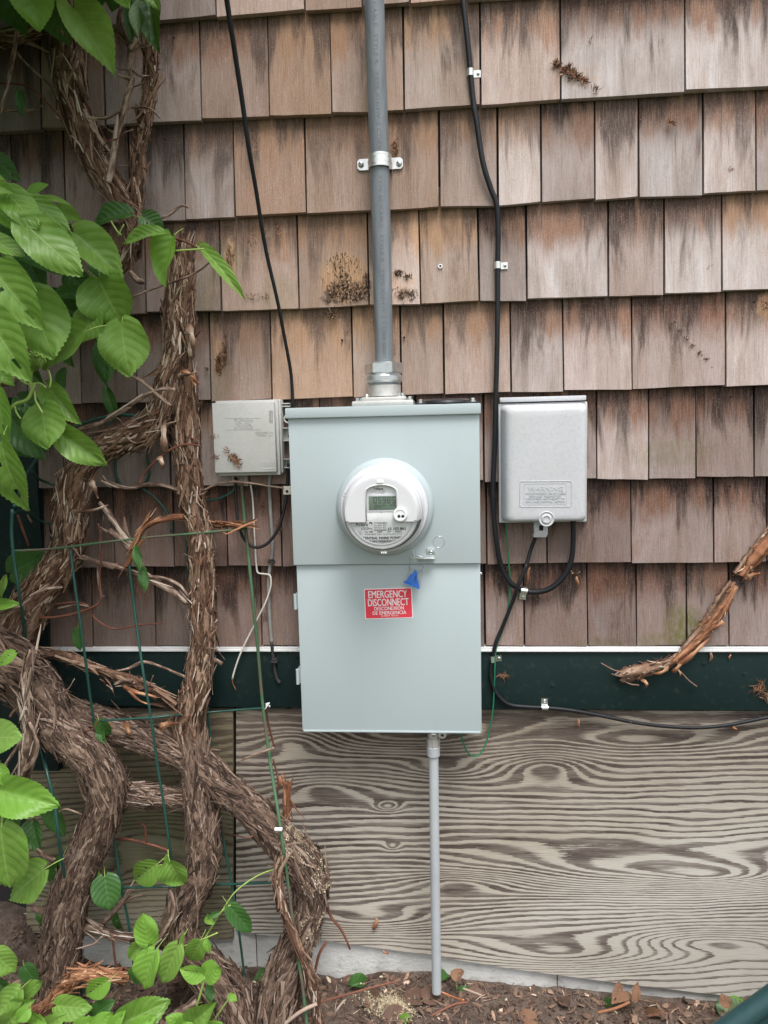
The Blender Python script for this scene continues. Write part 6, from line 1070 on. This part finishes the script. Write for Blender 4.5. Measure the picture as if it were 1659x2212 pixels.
ribbon([(1338, 1462, 15, .022), (1375, 1452, 15, .026), (1408, 1443, 14, .03), (1440, 1434, 12, .03), (1466, 1420, 10, .03), (1492, 1396, 9, .03)], 'bark', 1.6, .9)
ribbon([(1455, 1430, 7, .034), (1490, 1402, 9, .034), (1520, 1372, 10, .034), (1545, 1340, 10, .034), (1570, 1305, 9, .034), (1590, 1265, 7, .032)], 'bark_red', .8, .3, tone=(.35, 1))
ribbon([(1475, 1405, 9, .026), (1510, 1365, 11, .026), (1540, 1325, 11, .026), (1562, 1290, 10, .026), (1583, 1258, 9, .024)], 'bark', .8, 1.6)
ribbon([(1603, 1245, 10, .03), (1625, 1215, 13, .032), (1645, 1190, 13, .034), (1665, 1165, 12, .034), (1700, 1120, 12, .034)], 'bark_red', .9, .4, tone=(.35, 1))
ribbon([(1590, 1240, 7, .024), (1615, 1205, 8, .024), (1645, 1165, 8, .024), (1680, 1120, 8, .024)], 'bark', .5, 1.5)
strips(rem, [(1445, 1440, 1400, 1458, 8, .04, .03), (1462, 1434, 1540, 1378, 11, .045, .04), (1450, 1448, 1478, 1434, 9, .04, .045), (1463, 1440, 1466, 1464, 5, .04, .04), (1388, 1466, 1396, 1486, 8, .03, .035), (1515, 1355, 1530, 1330, 12, .045, .05), (1560, 1340, 1520, 1375, 9, .05, .045), (1615, 1250, 1640, 1235, 12, .045, .05)], 'bark_red')
for (x0, y0, x1, y1) in ((1298, 1432, 1350, 1455), (1320, 1455, 1360, 1462), (1345, 1470, 1380, 1480), (1470, 1450, 1505, 1483)): p, rd = path([(x0, y0, .028, 1.2), ((x0 + x1) / 2, (y0 + y1) / 2 + 3, .032, 1.6), (x1, y1, .026, 2)], step=.004); MB().tube(p, rd, 6, tone=.3).build('twig', 'twig', rem, 180, True)
fibre_patch('root_scar', 'rust_root', [(1640, 1485, 14, 10, 50, .016, .0008, 0), (1655, 1505, 8, 8, 30, .014, .0008, 0)], 'feathery rusty root tuft on the green board at right edge', base=.021, lift=.01); fibre_patch('root_scar', 'rust_root', [(1088, 1459, 10, 5, 36, .012, .0007, 0)], 'small feathery root tuft on the green board beside the panel', base=.021, lift=.006)
fibre_patch('root_scar', 'rootlet', [(1245, 1236, 10, 6, 40, .010, .0008, 0), (1158, 1292, 8, 3, 20, .008, .0006, 0), (1100, 1223, 10, 6, 30, .008, .0008, 0)], 'dusty cobweb tufts around the cable loop under the cable box', lift=.012)
def chip(name, px, py, ln, w, ang, mat, label, d=.022, cat='bark chip'):
    a = P(px, py, d); dv = np.array([math.cos(R(ang)), 0, math.sin(R(ang))]); s_ = np.array([-dv[2], 0, dv[0]]); l = ln * S(d); w_ = w * S(d); v = []
    for i in range(6): t = i / 5; c = a + dv * l * (t - .5) + s_ * .0015 * math.sin(t * 6 + px) + np.array([0, -.002 * math.sin(t * 3), 0]); ww = w_ * (.35 + .65 * math.sin(math.pi * (t * .8 + .1))); v += [c - s_ * ww, c + np.array([0, -ww * .7, 0]), c + s_ * ww, c + np.array([0, ww * .2, 0])]
    tag(MB().add(v, [(i * 4 + j, i * 4 + (j + 1) % 4, i * 4 + 4 + (j + 1) % 4, i * 4 + 4 + j) for i in range(5) for j in range(4)] + [(0, 1, 2, 3), (20, 23, 22, 21)], 0, np.repeat(np.linspace(.3, .8, 6), 4)).build(name, mat, None, None, True), label, cat)
chip('bark_chip', 1250, 1562, 18, 3, 100, 'bark_red', 'small orange bark chip stuck on the plywood below the sagging cable', .016); chip('bark_chip', 1587, 1573, 12, 3, 120, 'bark_red', 'tiny bark chip on the plywood under the cable at far right', .016); chip('bark_chip', 811, 1996, 30, 5, 75, 'bark_red', 'dark red brown bark sliver on the plywood left of the conduit', .012); chip('bark_chip', 833, 2057, 16, 3, 140, 'bark_red', 'small orange sliver at the plywood\'s lower edge', .012)
chip('bark_chip', 1141, 1243, 36, 2.5, 80, 'bark_red', 'curled orange bark sliver hanging under the cable box'); chip('bark_chip', 1247, 1256, 22, 3, 95, 'bark_red', 'brown bark sliver beside the cable loop'); chip('bark_chip', 1535, 1419, 24, 3, 85, 'bark', 'pale bark scrap hanging on the green board near remnant'); chip('bark_chip', 1576, 1419, 12, 2, 80, 'bark_red', 'tiny orange chip just below the white trim strip'); chip('bark_chip', 447, 795, 9, 4, 150, 'bark', 'pale wood chip on a shingle right of the vine'); chip('bark_chip', 604, 1690, 26, 5, 85, 'bark_red', 'orange bark chip caught on the plywood beside the green wire', .03)
# ------------------------------------------------------------------ litter on the ground
g_ = np.random.default_rng(77)
def litter(name, n, sz, mat, label, shape, dmax=.55, tone=(.5, .25), lift=.004):
    x = g_.uniform(-1.15, 1.15, n); d = dmax * g_.random(n) ** 1.3 + .004; z = ground_z(x, d) + g_.uniform(0, lift, n); c = np.stack([x, -d, z], 1); s_ = g_.uniform(*sz, n); tn = np.clip(g_.normal(*tone, n), 0, 1); mb = MB()
    if shape == 'crumb':
        V = np.array([[1, 0, 0], [-1, 0, 0], [0, 1, 0], [0, -1, 0], [0, 0, 1], [0, 0, -1.]]); F = np.array([[0, 2, 4], [2, 1, 4], [1, 3, 4], [3, 0, 4], [2, 0, 5], [1, 2, 5], [3, 1, 5], [0, 3, 5]]); J = V[None] * (1 + g_.normal(0, .3, (n, 6, 1))) * s_[:, None, None]
        mb.add((c[:, None] + J).reshape(-1, 3), (np.arange(n)[:, None, None] * 6 + F[None]).reshape(-1, 3).tolist(), 0, np.repeat(tn, 6))
    else:
        a = g_.uniform(0, 6.28, n); dv = np.stack([np.cos(a), np.sin(a), g_.normal(0, .3, n)], 1); dv /= np.linalg.norm(dv, axis=1)[:, None]; up = np.stack([g_.normal(0, .5, n), g_.normal(-.3, .5, n), np.ones(n)], 1); sv = np.cross(dv, up); sv /= np.linalg.norm(sv, axis=1)[:, None]; nv = np.cross(sv, dv); asp = g_.uniform(*((.22, .6) if shape == 'chip' else (.02, .05)), n)
        k_ = g_.normal(0, .3, n); V = []
        for t, w in ((-1, .5), (-.3, 1), (.4, .9), (1, .3)):
            q = c + dv * (s_ * t)[:, None] + nv * (s_ * k_ * (t * t - .5) * .6 + s_ * asp * .4)[:, None] + sv * (s_ * k_ * t * t * (.2 if shape == 'chip' else .8))[:, None]; V += [q - sv * (s_ * asp * w)[:, None], q + nv * (s_ * asp * .3)[:, None], q + sv * (s_ * asp * w)[:, None]]
        V = np.stack(V, 1).reshape(-1, 3); o = np.arange(n)[:, None] * 12; f = np.concatenate([o + np.array([r * 3 + k, r * 3 + k + 1, r * 3 + k + 4, r * 3 + k + 3]) for r in range(3) for k in (0, 1)]); mb.add(V, f.tolist(), 0, np.repeat(tn, 12))
    tag(mb.build(name, mat, None, None, True), label, None, None, 'stuff')
litter('soil_crumbs', 9000, (.0012, .0048), 'litter', 'small dark soil crumbs over the ground', 'crumb', tone=(.22, .16), lift=.002)
litter('bark_mulch', 2600, (.004, .014), 'litter', 'brown bark and leaf fragments over the soil', 'chip', tone=(.5, .24)); litter('root_fibres', 1500, (.008, .030), 'litter', 'fine dead root fibres over the soil', 'fibre', tone=(.55, .25), lift=.008); litter('wood_chips', 70, (.004, .009), 'sawdust', 'scattered pale wood chips over the soil', 'chip', tone=(.6, .2))
# sawdust heap in front of the foundation
n = 3200; c0 = P(838, 2142, .10); px_ = g_.normal(0, 1, (n, 2)); c = np.stack([c0[0] + px_[:, 0] * .026 + px_[:, 1] * .018, -.10 - px_[:, 1] * .022, np.zeros(n)], 1); c[:, 2] = ground_z(c[:, 0], -c[:, 1]) + .004 + .008 * np.exp(-(px_ ** 2).sum(1) / 2); V = (c[:, None] + g_.normal(0, 1, (n, 4, 3)) * g_.uniform(.0006, .0018, n)[:, None, None]).reshape(-1, 3)
mb = MB(); mb.add(V, (np.arange(n)[:, None, None] * 4 + np.array([[0, 1, 2], [0, 2, 3], [0, 3, 1], [1, 3, 2]])[None]).reshape(-1, 3).tolist(), 0, np.repeat(g_.random(n) * .8, 4)); tag(mb.build('sawdust_heap', 'sawdust', None, None, True), 'pale heap of sawdust on the soil left of the conduit', None, None, 'stuff')
def gleaf(px, py, d, ang, L, W, mat, label, nm='dead_leaf', cat='leaf', grp='dead leaves lying on the soil', tilt=(.2, .3)):
    r = ray(px, py); t_ = np.linspace(.3, 3, 4000); q = CAM[None] + r[None] * t_[:, None]; q = q[(q[:, 1] < -.004)]; hz = ground_z(q[:, 0], -q[:, 1]); hit = np.where(q[:, 2] < hz)[0]; c = q[hit[0]] if len(hit) else P(px, py, .05); c = c + [0, 0, .006]
    Yv = Vector((math.cos(R(ang)), math.sin(R(ang)) * .6, _lr.uniform(0, .5))).normalized(); nrm = Vector((_lr.uniform(-.4, .4), -.6, 1)); Xv = Yv.cross(nrm).normalized(); Zv = Xv.cross(Yv)
    me = LM[mat][_lr.randrange(5)]; o = bpy.data.objects.new(nm, me); COL.objects.link(o); a = Vector(c) - Yv * L / 2; o.matrix_world = Matrix(((Xv.x * W, Yv.x * L, Zv.x * L * 1.6, a.x), (Xv.y * W, Yv.y * L, Zv.y * L * 1.6, a.y), (Xv.z * W, Yv.z * L, Zv.z * L * 1.6, a.z), (0, 0, 0, 1))); tag(o, label, cat, grp)
for q in [(800, 2160, 0, 120, .055, .045, 'leaf_dead', 'brown curled dead leaf in front of the sawdust heap'), (760, 2125, 0, 20, .045, .035, 'leaf_dead', 'dark dead leaf at the foundation left of the sawdust heap'), (890, 2160, 0, 200, .05, .04, 'leaf_dead', 'purplish dead leaf left of the conduit foot'), (990, 2105, 0, 80, .04, .032, 'leaf_tan', 'orange dead leaf standing against the foundation right of conduit'), (935, 2155, 0, 40, .05, .045, 'leaf_dead', 'wide brown dead leaf at the conduit foot'), (1030, 2150, 0, 10, .04, .03, 'leaf_dead', 'dead leaf right of the copper wire'), (1340, 2152, 0, 250, .05, .04, 'leaf_tan', 'reddish dead leaf below the plywood edge on the right'), (1375, 2145, 0, 70, .045, .02, 'leaf_tan', 'narrow rust coloured dead leaf leaning on foundation at right'), (1135, 2205, 0, 160, .045, .04, 'leaf_tan', 'orange dead leaf at the bottom edge right of centre'), (1625, 2170, 0, 10, .035, .03, 'leaf_dead', 'folded brown dead leaf near the green rim'), (1565, 2165, 0, 100, .03, .028, 'leaf_tan', 'small rusty dead leaf beside the pale green leaves'), (860, 2200, 0, 30, .06, .05, 'leaf_dead', 'large pinkish brown dead leaf at the bottom edge'), (1420, 2195, 0, 330, .05, .02, 'leaf_tan', 'long tan dead leaf on the right hand soil'), (1460, 2185, 0, 200, .04, .03, 'leaf_dead', 'brown dead leaf left of the pale green leaves'), (720, 2150, 0, 290, .04, .03, 'leaf_dead', 'dark dead leaf right of the lower trunk'), (1215, 2170, 0, 120, .035, .028, 'leaf_dead', 'small brown dead leaf right of the foundation joint'), (120, 2195, 0, 300, .09, .08, 'leaf_dead', 'large purple brown dead leaf at the bottom left'), (395, 2110, 0, 20, .05, .04, 'leaf_dead', 'dead leaf in the shade behind the lower shoots')]:
    gleaf(*q)
for q in [(780, 2128, 0, 30, .05, .035, 'leaf_dark', 'dark green fallen leaf beside the sawdust heap'), (965, 2112, 0, 60, .035, .028, 'leaf_dark', 'green fallen leaf leaning right of the conduit'), (1005, 2145, 0, 340, .035, .025, 'leaf_dark', 'small green fallen leaf right of the conduit foot'), (1315, 2168, 0, 80, .03, .022, 'leaf_dark', 'small green fallen leaf on the right hand soil'), (565, 2115, 0, 240, .045, .03, 'leaf_dark', 'dark green fallen leaf by the lower trunk'), (1570, 2185, 0, 120, .06, .055, 'leaf_pale', 'pale crumpled leaf showing its underside at lower right'), (1605, 2178, 0, 20, .07, .05, 'leaf', 'bright green leaf beside the pale crumpled leaf at lower right'), (880, 2206, 0, 10, .03, .02, 'leaf', 'small green leaf scrap at the bottom edge')]:
    gleaf(*q, nm='fallen_leaf', grp='green fallen leaves on the soil')
for (pts, lb, mt, r_) in (([(690, 2165, .16), (760, 2145, .16), (830, 2126, .15), (860, 2120, .15)], 'thin curved reddish twig on the soil beside the lower trunk', 'twig_red', 2), ([(680, 2100, .1), (690, 2060, .1), (705, 2035, .09)], 'upright forked twig between the lower trunk and foundation', 'twig_red', 3), ([(1000, 2135, .10), (1040, 2150, .12)], 'short pale twig right of the copper wire', 'twig', 2.2), ([(1290, 2188, .17), (1330, 2178, .17), (1360, 2165, .16)], 'pale orange stick on the right hand soil', 'bark_red', 3), ([(930, 2195, .2), (980, 2170, .18), (1010, 2165, .17)], 'reddish twig bending across the soil below the conduit', 'twig_red', 2.2), ([(615, 2212, .22), (650, 2185, .22), (685, 2168, .21)], 'pinkish twig at the base of the right lower trunk', 'twig', 4), ([(725, 2185, .17), (740, 2165, .16), (748, 2158, .15)], 'short pale stick beside the right lower trunk', 'twig', 2.2)):
    p, rd = path([(x, y, d_, r_) for x, y, d_ in pts], step=.005); p[:, 2] = np.maximum(p[:, 2], ground_z(p[:, 0], -p[:, 1]) + .002); tag(MB().tube(p, rd, 8, tone=.55).build('fallen_twig', mt, None, 180, True), lb, 'twig', 'twigs lying on the soil')
# ------------------------------------------------------------------ dark green rim of a garden tub at lower right
a, b = P(1560, 2235, .42), P(1760, 2090, .42); cx_, r_ = None, None
tub = thing('garden_tub', (P(1700, 2212, .42)[0] + .02, -.62, 0.0), 'dark green plastic garden tub, only its rim showing at lower right corner', 'tub')
o = ORG[tub]; e0, e1 = np.array(P(1572, 2222, .40)), np.array(P(1672, 2150, .40)); ctr = e1 + np.array([.20, -.10, 0]);
dirv = (e1 - e0) / np.linalg.norm(e1 - e0)
pts = [e0 - dirv * .5, e0, e1, e1 + dirv * .5]
MB().tube(np.array(spline(pts[:], .03)), .020, 24).build('rim', 'green_plastic', tub, 40)
nb = np.cross(dirv, [0, 1, 0]); nb = nb / np.linalg.norm(nb); nb = nb if nb[2] < 0 else -nb
c4 = [pts[0], pts[-1], pts[-1] + nb * .4 + [0, -.02, 0], pts[0] + nb * .4 + [0, -.02, 0]]
v = [tuple(q + np.array([0, -.006, 0])) for q in c4] + [tuple(q + np.array([0, .006, 0])) for q in c4]
MB().add(v, [(0, 1, 2, 3), (7, 6, 5, 4), (0, 4, 5, 1), (1, 5, 6, 2), (2, 6, 7, 3), (3, 7, 4, 0)]).build('side', 'green_plastic', tub)
